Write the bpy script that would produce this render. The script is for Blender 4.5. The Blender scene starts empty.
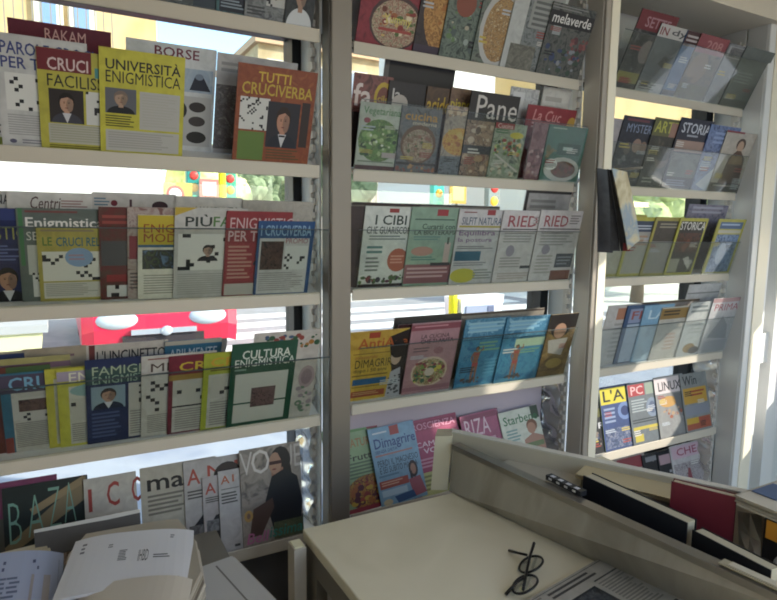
SKY, SUN, FILL, EXPO = 0.85, 12.5, 5, -0.36
import bpy, bmesh, math, random
from mathutils import Vector, Matrix
rnd = random.Random(7)
C = bpy.context.scene.collection
PI = math.pi

# ---------------------------------------------------------------- materials
MATS = {}
def lin(h):
    h = h.lstrip('#')
    if len(h) == 3: h = ''.join(c * 2 for c in h)
    o = []
    for k in (0, 2, 4):
        c = int(h[k:k + 2], 16) / 255
        o.append(c / 12.92 if c <= .04045 else ((c + .055) / 1.055) ** 2.4)
    return (o[0], o[1], o[2], 1)
def new_mat(name):
    m = bpy.data.materials.new(name); m.use_nodes = True
    nt = m.node_tree
    return m, nt, nt.nodes['Principled BSDF']
def mat(h, rough=.45, metal=0, spec=.35):
    key = (h, rough, metal, spec)
    if key not in MATS:
        m, nt, b = new_mat('paint_' + h.strip('#'))
        b.inputs['Base Color'].default_value = lin(h)
        b.inputs['Roughness'].default_value = rough
        b.inputs['Metallic'].default_value = metal
        b.inputs['Specular IOR Level'].default_value = spec
        MATS[key] = m
    return MATS[key]
def ink(h):
    """printed colour: a little duller and darker than the pure tone, as on newsprint"""
    h = h.lstrip('#'); h = ''.join(c * 2 for c in h) if len(h) == 3 else h
    c = [int(h[k:k + 2], 16) for k in (0, 2, 4)]; g = .3 * c[0] + .59 * c[1] + .11 * c[2]
    return '%02x%02x%02x' % tuple(int(max(0, min(255, (v + (g - v) * .14) * (.66 + .28 * g / 255)))) for v in c)
def noise_mat(cols, scale=45, detail=3, rough=.45, metal=0, stretch=(1, 1, 1), lo=.3, hi=.7, spec=.35, bump=0, dist=.6):
    key = ('n', tuple(cols), scale, detail, rough, metal, stretch, lo, hi, bump, dist)
    if key not in MATS:
        m, nt, b = new_mat('mottled_' + cols[0].strip('#'))
        tc = nt.nodes.new('ShaderNodeTexCoord'); mp = nt.nodes.new('ShaderNodeMapping')
        mp.inputs['Scale'].default_value = stretch
        mp.inputs['Location'].default_value = (rnd.uniform(0, 9), rnd.uniform(0, 9), rnd.uniform(0, 9))
        nz = nt.nodes.new('ShaderNodeTexNoise'); nz.inputs['Scale'].default_value = scale
        nz.inputs['Detail'].default_value = detail; nz.inputs['Distortion'].default_value = dist
        cr = nt.nodes.new('ShaderNodeValToRGB')
        el = cr.color_ramp.elements
        n = len(cols)
        el[0].position = lo; el[0].color = lin(cols[0]); el[1].position = hi; el[1].color = lin(cols[-1])
        for k in range(1, n - 1):
            e = el.new(lo + (hi - lo) * k / (n - 1)); e.color = lin(cols[k])
        l = nt.links.new
        l(tc.outputs['Object'], mp.inputs['Vector']); l(mp.outputs['Vector'], nz.inputs['Vector'])
        l(nz.outputs['Fac'], cr.inputs['Fac']); l(cr.outputs['Color'], b.inputs['Base Color'])
        b.inputs['Roughness'].default_value = rough; b.inputs['Metallic'].default_value = metal
        b.inputs['Specular IOR Level'].default_value = spec
        if bump:
            bp = nt.nodes.new('ShaderNodeBump'); bp.inputs['Strength'].default_value = bump; bp.inputs['Distance'].default_value = .004
            l(nz.outputs['Fac'], bp.inputs['Height']); l(bp.outputs['Normal'], b.inputs['Normal'])
        MATS[key] = m
    return MATS[key]
def clear_mat(name, tint='ffffff', gloss=.06, rough=.05, milk=0, milkcol='ffffff', edge=.5):
    """thin clear sheet: transparent with a Fresnel-like gloss, optionally milky"""
    if name in MATS: return MATS[name]
    m = bpy.data.materials.new(name); m.use_nodes = True; nt = m.node_tree
    nt.nodes.remove(nt.nodes['Principled BSDF'])
    out = nt.nodes['Material Output']
    t = nt.nodes.new('ShaderNodeBsdfTransparent'); t.inputs['Color'].default_value = lin(tint)
    g = nt.nodes.new('ShaderNodeBsdfGlossy'); g.inputs['Roughness'].default_value = rough
    lw = nt.nodes.new('ShaderNodeLayerWeight'); lw.inputs['Blend'].default_value = .25
    mr = nt.nodes.new('ShaderNodeMapRange'); mr.inputs['To Min'].default_value = gloss; mr.inputs['To Max'].default_value = edge
    mx = nt.nodes.new('ShaderNodeMixShader'); l = nt.links.new
    l(lw.outputs['Fresnel'], mr.inputs['Value']); l(mr.outputs['Result'], mx.inputs['Fac'])
    src = t.outputs[0]
    if milk:
        d = nt.nodes.new('ShaderNodeBsdfDiffuse'); d.inputs['Color'].default_value = lin(milkcol)
        m2 = nt.nodes.new('ShaderNodeMixShader'); m2.inputs['Fac'].default_value = milk
        l(t.outputs[0], m2.inputs[1]); l(d.outputs[0], m2.inputs[2]); src = m2.outputs[0]
    l(src, mx.inputs[1]); l(g.outputs[0], mx.inputs[2]); l(mx.outputs[0], out.inputs['Surface'])
    MATS[name] = m
    return m

# ---------------------------------------------------------------- mesh building
class MB:
    """collects faces with materials, builds ONE mesh object"""
    def __init__(s): s.v = []; s.f = []; s.m = []; s.mats = []; s.sm = []
    def mi(s, m):
        if m not in s.mats: s.mats.append(m)
        return s.mats.index(m)
    def poly(s, pts, m, smooth=False):
        b = len(s.v); s.v += [tuple(p) for p in pts]; s.f.append(tuple(range(b, b + len(pts)))); s.m.append(s.mi(m)); s.sm.append(smooth)
    def mesh(s, vs, fs, m, smooth=False):
        b = len(s.v); s.v += [tuple(p) for p in vs]; k = s.mi(m)
        for f in fs: s.f.append(tuple(b + i for i in f)); s.m.append(k); s.sm.append(smooth)
    def hexa(s, p, m):
        """8 corners: bottom ring 0-3, top ring 4-7"""
        s.mesh(p, [(3, 2, 1, 0), (4, 5, 6, 7), (0, 1, 5, 4), (1, 2, 6, 5), (2, 3, 7, 6), (3, 0, 4, 7)], m)
    def box(s, x0, x1, y0, y1, z0, z1, m, bev=0):
        if not bev:
            s.hexa([(x0, y0, z0), (x1, y0, z0), (x1, y1, z0), (x0, y1, z0), (x0, y0, z1), (x1, y0, z1), (x1, y1, z1), (x0, y1, z1)], m); return
        bm = bmesh.new(); bmesh.ops.create_cube(bm, size=1)
        for v in bm.verts: v.co = Vector(((x0 + x1) / 2 + v.co.x * (x1 - x0), (y0 + y1) / 2 + v.co.y * (y1 - y0), (z0 + z1) / 2 + v.co.z * (z1 - z0)))
        bmesh.ops.bevel(bm, geom=bm.edges[:], offset=bev, segments=2, affect='EDGES', profile=.5)
        s.bm(bm, m); bm.free()
    def bm(s, bm, m, smooth=False):
        bm.verts.index_update()
        s.mesh([v.co.copy() for v in bm.verts], [[v.index for v in f.verts] for f in bm.faces], m, smooth)
    def tube(s, pts, r, m, n=8, cap=True):
        pts = [Vector(p) for p in pts]; rings = []
        up = Vector((0, 0, 1))
        for i, p in enumerate(pts):
            d = (pts[min(i + 1, len(pts) - 1)] - pts[max(i - 1, 0)]).normalized()
            a = d.cross(up)
            if a.length < .05: a = d.cross(Vector((1, 0, 0)))
            a.normalize(); b = d.cross(a)
            rr = r[i] if isinstance(r, (list, tuple)) else r
            rings.append([p + (a * math.cos(2 * PI * k / n) + b * math.sin(2 * PI * k / n)) * rr for k in range(n)])
        vs = [v for g in rings for v in g]; fs = []
        for i in range(len(rings) - 1):
            for k in range(n): fs.append((i * n + k, i * n + (k + 1) % n, (i + 1) * n + (k + 1) % n, (i + 1) * n + k))
        if cap: fs += [tuple(range(n))[::-1], tuple((len(rings) - 1) * n + k for k in range(n))]
        s.mesh(vs, fs, m, True)
    def ball(s, c, r, m, sub=2, jit=0):
        bm = bmesh.new(); bmesh.ops.create_icosphere(bm, subdivisions=sub, radius=1)
        for v in bm.verts:
            q = 1 + rnd.uniform(-jit, jit)
            v.co = Vector((c[0] + v.co.x * r[0] * q, c[1] + v.co.y * r[1] * q, c[2] + v.co.z * r[2] * q))
        s.bm(bm, m, True); bm.free()
    def build(s, name, parent=None, loc=(0, 0, 0), rot=(0, 0, 0)):
        me = bpy.data.meshes.new(name); me.from_pydata(s.v, [], s.f)
        for m in s.mats: me.materials.append(m)
        me.polygons.foreach_set('material_index', s.m); me.polygons.foreach_set('use_smooth', s.sm)
        me.update()
        o = bpy.data.objects.new(name, me); C.objects.link(o); o.location = loc; o.rotation_euler = rot
        if parent: o.parent = parent
        return o
def empty(name, loc=(0, 0, 0), rot=(0, 0, 0)):
    o = bpy.data.objects.new(name, None); C.objects.link(o); o.empty_display_size = .05
    o.location = loc; o.rotation_euler = rot; return o
def tag(o, label, cat, group=None):
    o['label'] = label; o['category'] = cat
    if group: o['group'] = group
    return o
def struct(o):
    o['kind'] = 'structure'; return o

# ---------------------------------------------------------------- lettering
GL = {}
def glyphs(txt, bold, ital):
    key = (txt, bold, ital)
    if key not in GL:
        cu = bpy.data.curves.new('lettering', 'FONT'); cu.body = txt; cu.size = 1
        cu.resolution_u = 2; cu.offset = bold; cu.shear = ital; cu.fill_mode = 'FRONT'
        ob = bpy.data.objects.new('lettering', cu)
        me = ob.to_mesh()
        vs = [(v.co.x, v.co.y) for v in me.vertices]; fs = [tuple(p.vertices) for p in me.polygons]
        ob.to_mesh_clear(); bpy.data.objects.remove(ob); bpy.data.curves.remove(cu)
        x0 = min(v[0] for v in vs); x1 = max(v[0] for v in vs); y0 = min(v[1] for v in vs); y1 = max(v[1] for v in vs)
        GL[key] = ([((x - x0) / (x1 - x0), (y - y0) / max(y1 - y0, 1e-4)) for x, y in vs], fs)
    return GL[key]

# cover print: u across 0..1, v down 0..1
def B(c): return ('R', 0, 0, 1, 1, c)
def R(u0, v0, u1, v1, c): return ('R', u0, v0, u1, v1, c)
def N(u0, v0, u1, v1, *cols, s=45): return ('N', u0, v0, u1, v1, cols, s)
def T(t, u0, v0, u1, v1, c, b=.015, i=0): return ('T', t, u0, v0, u1, v1, c, b, i)
def FIG(u, v, s, skin='a06848', suit='b84a48', hair='4a3020'):
    """a small standing figure: hair, head, arms, trunk, swimsuit, two legs"""
    q = lambda *p: [(u + a * s, v + b * s) for a, b in p]
    return [E(u, v + .02 * s, .07 * s, .055 * s, hair), E(u, v + .03 * s, .05 * s, .042 * s, skin),
            Q(q((-.12, .09), (.12, .09), (.085, .3), (.11, .4), (-.11, .4), (-.085, .3)), skin), Q(q((-.12, .09), (-.2, .24), (-.1, .36), (-.09, .33), (-.15, .24), (-.09, .14)), skin), Q(q((.12, .09), (.24, .06), (.2, -.04), (.17, -.03), (.19, .03), (.1, .07)), skin),
            R(u - .09 * s, v + .13 * s, u + .09 * s, v + .18 * s, suit), Q(q((-.11, .36), (.11, .36), (.1, .42), (.0, .46), (-.1, .42)), suit),
            Q(q((-.11, .42), (-.005, .45), (-.03, .64), (-.04, .84), (-.09, .84), (-.1, .64)), skin), Q(q((.005, .45), (.11, .42), (.1, .64), (.12, .84), (.07, .84), (.04, .64)), skin)]
def L(u0, v0, u1, v1, c, n=5): return ('L', u0, v0, u1, v1, c, n)
def G(u0, v0, u1, v1, n=12, c='ccccc8'): return ('G', u0, v0, u1, v1, n, c)
def P(u0, v0, u1, v1, bg, hair='2a2018', cloth='20222c', skin='c89878', shirt=None): return ('P', u0, v0, u1, v1, bg, hair, cloth, skin, shirt)
def E(u, v, ru, rv, c): return ('E', u, v, ru, rv, c)
def D(u, v, ru, rv, *cols, s=95): return ('D', u, v, ru, rv, cols, s)
def F(u0, v0, u1, v1, cols, n=25, s=1): return ('F', u0, v0, u1, v1, cols, n, s)
def Q(pts, c): return ('Q', pts, c)

def pm(c, *r): return mat(ink(c), *r)
def worn(h):
    """a large printed area: slightly uneven ink"""
    v = [int(h[k:k + 2], 16) for k in (0, 2, 4)]
    f = lambda q: '%02x%02x%02x' % tuple(int(min(255, a * q + 3)) for a in v)
    return noise_mat([f(.92), h, f(1.04)], 28, 5, lo=.3, hi=.7, dist=1.2)
BLURB = {'M0': 2, 'M1': 3, 'R0': 3, 'R1': 4, 'R2': 2, 'R4': 4, 'R5': 2, 'M3': 1}
def blurbs(n):
    """rows of small cover lines, as plain bars"""
    out = []
    for _ in range(n):
        u, v = rnd.choice((.06, .1, .55, .6)), rnd.uniform(.3, .86); w, h = rnd.uniform(.22, .36), rnd.uniform(.05, .1)
        out.append(L(u, v, u + w, v + h, rnd.choice(('c8c4bc', 'c8b040', 'b0b8c0', '2a2a30', 'b04840')), rnd.choice((2, 3, 4))))
    return out
class Printer:
    def __init__(s, mb, w, h, flat=False): s.mb, s.w, s.h, s.k = mb, w, h, 0
    def lay(s): s.k += 1; return -(.0006 + .000018 * s.k)
    def p(s, u, v, y): return ((u - .5) * s.w, y, (1 - v) * s.h)
    def rect(s, u0, v0, u1, v1, m, y=None):
        y = s.lay() if y is None else y
        u0, u1 = max(0, u0), min(1, u1); v0, v1 = max(0, v0), min(1, v1)
        if u1 <= u0 or v1 <= v0: return
        s.mb.poly([s.p(u0, v1, y), s.p(u1, v1, y), s.p(u1, v0, y), s.p(u0, v0, y)], m)
    def ell(s, u, v, ru, rv, m, y=None, n=16, a0=0, a1=2 * PI):
        y = s.lay() if y is None else y
        pts = []
        for k in range(n):
            a = a0 + (a1 - a0) * k / (n if a1 - a0 > 6.28 else n - 1)
            pts.append(s.p(min(1, max(0, u + ru * math.cos(a))), min(1, max(0, v - rv * math.sin(a))), y))
        s.mb.poly(pts, m)
    def draw(s, els):
        for e in els:
            k = e[0]
            if k == 'R': s.rect(*e[1:5], pm(e[5]) if (e[3] - e[1]) * (e[4] - e[2]) < .5 else worn(ink(e[5])))
            elif k == 'N': s.rect(*e[1:5], noise_mat([ink(q) for q in e[5]], e[6] * 1.5, 6, lo=.36, hi=.66, dist=1.5))
            elif k == 'Q':
                y = s.lay(); s.mb.poly([s.p(u, v, y) for u, v in e[1]][::-1], pm(e[2]))
            elif k == 'T':
                _, t, u0, v0, u1, v1, c, b, i = e
                vs, fs = glyphs(t, min(b, 0 if 'M' in t else .013), i); y = s.lay()
                s.mb.mesh([s.p(u0 + a * (u1 - u0), v1 + q * (v0 - v1), y) for a, q in vs], fs, pm(c))
            elif k == 'L':
                _, u0, v0, u1, v1, c, n = e; y = s.lay()
                st = (v1 - v0) / n
                for j in range(n): s.rect(u0, v0 + j * st, u0 + (u1 - u0) * rnd.uniform(.7, 1), v0 + j * st + st * .5, pm(c), y)
            elif k == 'G':
                _, u0, v0, u1, v1, n, c = e
                s.rect(u0, v0, u1, v1, pm(c)); y = s.lay()
                n = int(n * 1.4)
                du = (u1 - u0) / n; rows = max(2, int(round((v1 - v0) * s.h / (du * s.w)))); dv = (v1 - v0) / rows; done = set()
                for j in range(max(3, int(n * rows * .075))):
                    a, q = rnd.randrange(n), rnd.randrange(rows); st = rnd.choice((1, 1, -1))
                    for t in range(rnd.choice((1, 1, 2, 3))):
                        if 0 <= a + t < n and 0 <= q - st * t < rows: done.add((a + t, q - st * t))
                for q, j in done: s.rect(u0 + q * du, v0 + j * dv, u0 + (q + 1) * du, v0 + (j + 1) * dv, pm('22222a'), y)
            elif k == 'D': s.ell(*e[1:5], noise_mat([ink(q) for q in e[5]], e[6], 5, lo=.36, hi=.64, dist=1.8), n=22)
            elif k == 'E': s.ell(*e[1:5], pm(e[5]))
            elif k == 'F':
                _, u0, v0, u1, v1, cols, n, sz = e
                for j in range(int(n * 1.5)):
                    ru = rnd.uniform(.02, .065) * sz; y = s.lay()
                    s.ell(rnd.uniform(u0 + ru, u1 - ru), rnd.uniform(v0 + ru * .7, v1 - ru * .7), ru, ru * s.w / s.h * rnd.uniform(.5, 1.1), pm(rnd.choice(cols)), y, 9)
            elif k == 'P':
                _, u0, v0, u1, v1, bg, hair, cloth, skin, shirt = e
                W, H = u1 - u0, v1 - v0; uc = (u0 + u1) / 2
                if bg: s.rect(u0, v0, u1, v1, pm(bg))
                s.ell(uc, v0 + .36 * H, .235 * W, .27 * H, pm(hair), n=18)
                s.ell(uc, v1, .45 * W, .31 * H, pm(cloth), n=18, a0=0, a1=PI)
                s.rect(uc - .08 * W, v0 + .52 * H, uc + .08 * W, v0 + .76 * H, pm(skin))
                if shirt:
                    y = s.lay(); s.mb.poly([s.p(uc - .13 * W, v0 + .70 * H, y), s.p(uc, v1, y), s.p(uc + .13 * W, v0 + .70 * H, y)], pm(shirt))
                s.ell(uc, v0 + .42 * H, .195 * W, .265 * H, pm(skin), n=20)
                s.ell(uc + .09 * W, v0 + .46 * H, .1 * W, .2 * H, pm(ink(skin)), n=14)
                y = s.lay(); s.mb.poly([s.p(uc + q * W, v0 + w_ * H, y) for q, w_ in ((-.22, .40), (-.15, .28), (.03, .225), (.16, .29), (.22, .40), (.205, .22), (.1, .105), (-.09, .10), (-.195, .2))], pm(hair))
                for q in (-1, 1):
                    s.ell(uc + q * .07 * W, v0 + .40 * H, .024 * W, .013 * H, pm('241a16'), n=8)
                    s.rect(uc + q * .07 * W - .033 * W, v0 + .362 * H, uc + q * .07 * W + .033 * W, v0 + .372 * H, pm('4a382c'))
                y = s.lay(); s.mb.poly([s.p(uc, v0 + .40 * H, y), s.p(uc - .02 * W, v0 + .49 * H, y), s.p(uc + .026 * W, v0 + .49 * H, y)], pm('a87858'))
                s.ell(uc, v0 + .545 * H, .055 * W, .014 * H, pm('8a4038'), n=8)

# rows of the rack: Y of the shelf front, Z of the shelf top, forward tilt of what stands on it
ROWS = {'L0': (1.633, 2.134, 20), 'L1': (1.633, 1.764, 20), 'L2': (1.633, 1.399, 18), 'L3': (1.633, 1.031, 20), 'L4': (1.633, 0.662, -7), 'M0': (1.678, 2.134, 20), 'M1': (1.678, 1.764, 14), 'M2': (1.678, 1.399, 13), 'M3': (1.678, 1.031, 15), 'M4': (1.678, 0.662, -20), 'R0': (1.679, 2.134, 26), 'R1': (1.679, 1.764, 16), 'R2': (1.679, 1.399, 15), 'R3': (1.679, 1.031, 13), 'R4': (1.679, 0.662, -13), 'R5': (1.679, 0.292, -16)}
PAGES = 'd8d2c4'
def M(row, g, label, cover, group=None, spine=None, rot=0, thick=None):
    """a magazine: X of its foot, set-back from the shelf front, width, height"""
    x, d, w, h = g
    thick = thick or {'L3': .0022, 'L2': .0027}.get(row, .0034)
    Y, Z, tilt = ROWS[row]
    tl = math.radians(tilt)
    o = empty('magazine', (x + w / 2, Y + d * math.cos(tl), Z + .0015 + d * math.sin(tl)), (math.radians(tilt), 0, 0))
    if rot: o.rotation_euler = (Matrix.Rotation(math.radians(tilt), 3, 'X') @ Matrix.Rotation(math.radians(rot), 3, 'Y')).to_euler()
    tag(o, label, 'magazine', group or GROUPS[row])
    pg = MB(); pg.box(-w / 2 + .001, w / 2 - .0012, 0, thick - .0006, .001, h - .001, pm(PAGES, .7)); pg.build('page_block', o)
    cv = MB(); base = cover[0][5] if cover[0][0] == 'R' else cover[0][5][0]
    bm_ = pm(spine or base)
    cv.box(-w / 2, w / 2, -.0006, 0, 0, h, bm_); cv.box(-w / 2 - .0004, -w / 2 + .0008, -.0006, thick, 0, h, bm_); cv.box(-w / 2, w / 2, thick - .0006, thick, 0, h, bm_)
    Printer(cv, w, h).draw(list(cover) + blurbs(BLURB.get(row, 0) if thick > .003 and d < .05 else 0))
    cv.build('cover', o)
    return o
GROUPS = {r: g for r, g in (
    ('L0', 'dark magazines cut off by the top of the view'), ('L1', 'crossword and craft magazines on the second shelf'), ('L2', 'crossword magazines on the third shelf'),
    ('L3', 'crossword magazines on the fourth shelf'), ('L4', 'fashion magazines on the lowest shelf'), ('M0', 'cookery magazines on the top shelf'), ('M1', 'cookery magazines on the second shelf'),
    ('M2', 'health magazines on the third shelf'), ('M3', 'diet magazines on the fourth shelf'), ('M4', 'magazines standing behind the counter'), ('R0', 'magazines behind the tall clear panel up high'),
    ('R1', 'history magazines on the far second shelf'), ('R2', 'yellow bordered magazines on the far third shelf'), ('R3', 'magazines behind the hazy clear panel'), ('R4', 'computer magazines on the far fifth shelf'), ('R5', 'magazines on the far lowest shelf'))}
# ---------------------------------------------------------------- magazines
K = '24222a'; W = 'c2c2c2'; GR = '8a8886'; YE = 'bcb43c'; RE = 'b02830'; NV = '2c3668'
GUARD = ['6a3a28', 'c89048', '4a6a30', 'a83828', 'd8c088', '884828']
FOODG = ['3a6a28', '6a9a40', '88b058', '2a4a20', 'a8c078']
FOODM = ['b86838', 'd8b068', '884028', '5a7838', 'e0d0a8', 'a83830']

M('L0', (0.0308, 0.0216, 0.1995, 0.2800), 'dark grey magazine beginning the top shelf, only its foot in view', [N(0, 0, 1, 1, '3a3e42', '50565a', '2a2e30', s=20), R(.1, .8, .5, .95, '6a7a80')])
M('L0', (0.2251, 0.0167, 0.1702, 0.2800), 'grey magazine with pale blue picture strip at its foot on the top shelf', [N(0, 0, 1, 1, '4a5258', '70787a', '3a4248', s=24), R(.08, .62, .9, .96, '565e60'), R(.6, .85, .95, .97, '3a4a58'), L(.1, .9, .5, .97, '9aa2a4', 2)])
M('L0', (0.3840, 0.0118, 0.0888, 0.2800), 'teal magazine with small dark printed block on the top shelf', [N(0, 0, 1, 1, '3a6a70', '4a7a80', '2a4a58', s=24), R(.08, .85, .9, .97, '222a3a'), L(.12, .87, .85, .95, '8a9aa8', 3)])
M('L0', (0.4555, 0.0069, 0.1237, 0.2800), 'pale grey magazine with white crossword corner on the top shelf', [N(0, 0, 1, 1, '6a6e70', '8a8e90', '5a5e62', s=20), R(.1, .6, .9, .75, 'a8aaa8'), G(.45, .72, .95, .86, 8, 'b8b8b4'), L(.05, .88, .5, .97, '4a4e50', 3)])
M('L0', (0.5634, 0.0020, 0.0809, 0.2800), 'dark cover of a person in white shirt, last on the top shelf', [N(0, 0, 1, 1, '22262a', '3a4042', '2a3034', s=24), P(.0, .45, 1, 1.0, None, '1c1a1a', 'c8ccd0', 'b08870', None)])

# second shelf, puzzle bay
M('L1', (-0.0763, 0.0850, 0.2083, 0.2669), 'tall maroon magazine rising behind the white and yellow crossword magazines', [B('7a2038'), T('RAKAM', .34, .04, .74, .13, 'd8a8a0', .005), N(.04, .3, .96, .96, '9a6a60', 'c8a898', '7a3a40', s=30)])
M('L1', (0.1646, 0.0850, 0.2149, 0.2621), 'white handbag magazine with dark bag pictures behind the bright yellow one', [B('c8ccd0'), T('BORSE', .30, .03, .80, .12, '8a3048'), N(.62, .2, .97, .42, '9ab0c8', 'b0c0d0', s=20), Q([(.7, .4), (.76, .27), (.86, .27), (.95, .4)], '222c48'), E(.81, .27, .05, .03, '8090a8'), R(.62, .46, .97, .95, 'b8b8b8'), E(.8, .56, .1, .05, '3a3030'), E(.8, .7, .1, .05, '4a4040'), E(.8, .86, .12, .06, '2a2a2a'), E(.58, .6, .1, .09, '2a2a30')])
M('L1', (0.3812, 0.0800, 0.2159, 0.2593), 'plain pale grey magazine behind the orange crossword magazine', [B('b8b8ba'), N(.0, .3, .3, .95, '8a8a90', '706a6e', 'a8a8a8', s=30), L(.05, .08, .5, .2, '9a9aa0', 2)])
M('L1', (-0.1853, 0.0216, 0.1286, 0.1749), 'olive and teal magazine cut by the edge, beside the blue and white one', [B('8a9a38'), R(0, 0, 1, .2, '2a5a58'), G(.3, .4, .9, .9)])
M('L1', (-0.1009, 0.0167, 0.1771, 0.2408), 'white crossword magazine with bold blue two-line title and thin grid', [B(W), T('PAROLE CROCIATE', .05, .06, 1.35, .17, '3a4a98', .03), T('PER TUTTI', .05, .19, .82, .29, '3a4a98', .03), G(.08, .33, .78, .66, 11, 'd8d8d4'), L(.08, .7, .9, .9, 'a8a8a8', 9), E(.12, .95, .04, .02, '6a6a88'), L(.22, .93, .8, .98, '8a8a98', 2)])
M('L1', (-0.0240, 0.0118, 0.1638, 0.2228), 'yellow crossword magazine with maroon title block and dark-haired man portrait', [B(YE), R(.0, 0, .66, .21, '8a2430'), T('CRUCI', .12, .08, .62, .2, 'd8c0c0', .03), R(.7, .14, .95, .24, '50a0a0'), T('FACILISSIME', .11, .24, 1.1, .36, K, .03), P(.12, .38, .55, .72, '3a3030', '241c18', '4a4a5a', 'c8987c', 'c8c8d0'), G(.58, .38, .96, .72, 8), R(.1, .73, .96, .93, 'b6b4a8'), L(.12, .74, .94, .92, 'a8a690', 7), L(.1, .95, .9, .99, '6a6620', 2)])
M('L1', (0.1000, 0.0069, 0.1884, 0.2412), 'large bright yellow puzzle magazine with bald man portrait under its black title', [B('c8c034'), T('UNIVERSITÀ', .07, .07, .95, .19, K, .025), T('ENIGMISTICA', .07, .2, .95, .31, K, .025), P(.06, .36, .42, .60, '6a6e78', '8a7468', '22222c', 'b8957c'), R(.46, .37, .95, .74, 'b8b6b0'), L(.49, .39, .92, .72, 'b4b2aa', 12), L(.06, .62, .4, .74, '5a5a18', 5), R(.06, .76, .95, .97, 'b8b6b0'), L(.09, .78, .92, .95, 'a8a6a0', 7)])
M('L1', (0.4156, 0.0020, 0.2123, 0.2499), 'orange crossword magazine with young man in bow tie and white grid', [N(0, 0, 1, 1, 'a8522a', '9a4628', 'b06030', s=20), T('TUTTI', .25, .06, .66, .16, 'd8b030', .02), T('CRUCIVERBA', .06, .17, .96, .29, 'c8a830', .02), G(.05, .32, .42, .65, 12), R(.05, .67, .38, .97, '688a38'), P(.4, .34, .82, .82, '30303c', '3a2418', '22283a', 'c88c70', 'c8c8cc'), R(.57, .685, .65, .705, '22202a'), R(.84, .32, .95, .8, '40302c'), L(.42, .84, .92, .96, '6a5028', 4)])

# third shelf, puzzle bay
M('L2', (-0.1679, 0.0850, 0.0755, 0.2531), 'white craft magazine end showing above the navy magazine with smiling man', [B('c8c6c2'), T('NA', .6, .03, .98, .12, K)])
M('L2', (-0.0998, 0.0800, 0.1754, 0.2549), 'white craft magazine with slanted brown title above grey-green puzzle magazine', [B('d0cdc8'), T('Centri', .26, .04, .62, .16, '6a4848', .005, .25), L(.62, .07, .96, .15, 'b08888', 3), R(.03, .2, .97, .95, 'b0a8a0')])
M('L2', (0.0758, 0.0800, 0.1933, 0.2594), 'pale magazine back with dark dots along its top behind red spines', [B('c8c4be'), E(.25, .1, .04, .03, '8a3040'), R(.43, .06, .46, .14, '604050'), E(.8, .12, .1, .05, '503840'), L(.02, .05, .2, .14, '7090a8', 3)])
M('L2', (0.2618, 0.0800, 0.1803, 0.2561), 'off-white magazine with small green-grey capitals behind the white and green puzzle cover', [B('ccc9c0'), T('MAXIPUNTO', .32, .1, .95, .2, '5a7060')])
M('L2', (0.4410, 0.0750, 0.2044, 0.2529), 'beige rounded magazine back behind the red and blue crossword magazines', [N(0, 0, 1, 1, 'b0aaa0', 'bcb6aa', s=40)])
M('L2', (-0.2278, 0.0340, 0.1675, 0.2278), 'navy magazine with smiling man in dark suit and yellow-green letters', [B('2a3470'), R(0, 0, 1, .12, '3a4a90'), T('ENIGMISTIC', .0, .18, .97, .32, 'a8a850', .02), L(.2, .38, .95, .56, '6a78b0', 5), P(.45, .58, .98, 1, '28306a', '201a1a', '20222c', 'b8866a', 'c8c8cc')])
M('L2', (-0.0818, 0.0300, 0.1696, 0.2306), 'grey-green puzzle magazine with large white lower-case title', [B('6a7670'), L(.1, .02, .9, .06, '904848', 1), T('Enigmistica', .1, .09, 1.05, .23, 'e0ded8', .03), T('SETTIMANA', .1, .24, .9, .33, 'd0cec8', .03), R(.1, .38, .32, .7, 'c0c0b8'), G(.14, .68, .4, .95, 6), R(.02, .0, .07, .6, '4a8a58')])
M('L2', (-0.0446, 0.0260, 0.1382, 0.1879), 'cream crossword magazine in olive border with blue-green title and pale blue burst', [B('b8a848'), L(.06, .03, .95, .08, 'a08868', 1), T('LE', .08, .13, .22, .24, '5a8838', .02), T('CRUCI RELAX', .28, .13, 1.15, .25, '3a7890', .02), G(.06, .32, .94, .72, 10, 'd8d4c8'), E(.62, .4, .22, .13, '88a8d0'), L(.46, .36, .78, .46, 'b090a8', 2), R(.06, .74, .94, .96, 'c8c4b8'), L(.09, .76, .9, .94, 'a8a498', 7)])
M('L2', (0.0857, 0.0220, 0.1764, 0.2399), 'dull red and brown magazine with small white panels low on its cover', [N(0, 0, 1, 1, '8a3030', '7a3a38', '6a4a40', s=18), L(.04, .08, .6, .2, 'b05048', 2), R(.02, .35, .5, .62, '5a5a60'), R(.08, .72, .36, .8, 'b03838'), G(.08, .84, .45, .97, 5)])
M('L2', (0.1477, 0.0180, 0.1785, 0.2427), 'pinkish grey magazine strip with red picture between red and yellow covers', [N(0, 0, 1, 1, 'a88880', 'b8a8a0', '906058', s=25), R(.02, .3, .3, .55, 'a83a48'), L(.03, .7, .4, .9, '706060', 5)])
M('L2', (0.1709, 0.0140, 0.1651, 0.2246), 'white hobby puzzle magazine with yellow header and small landscape photo', [B('d8d4c4'), R(0, 0, 1, .34, 'c8b028'), T('ENIGMI', .08, .1, .72, .2, 'b04a28', .02), T('MODO', .08, .21, .72, .31, 'b04a28', .02), R(0, .34, 1, .37, '3a6a9a'), N(.06, .4, .94, .63, '6a8ab0', '3a3a38', '5a6a48', s=25), L(.08, .7, .9, .95, 'a8a498', 8)])
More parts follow.
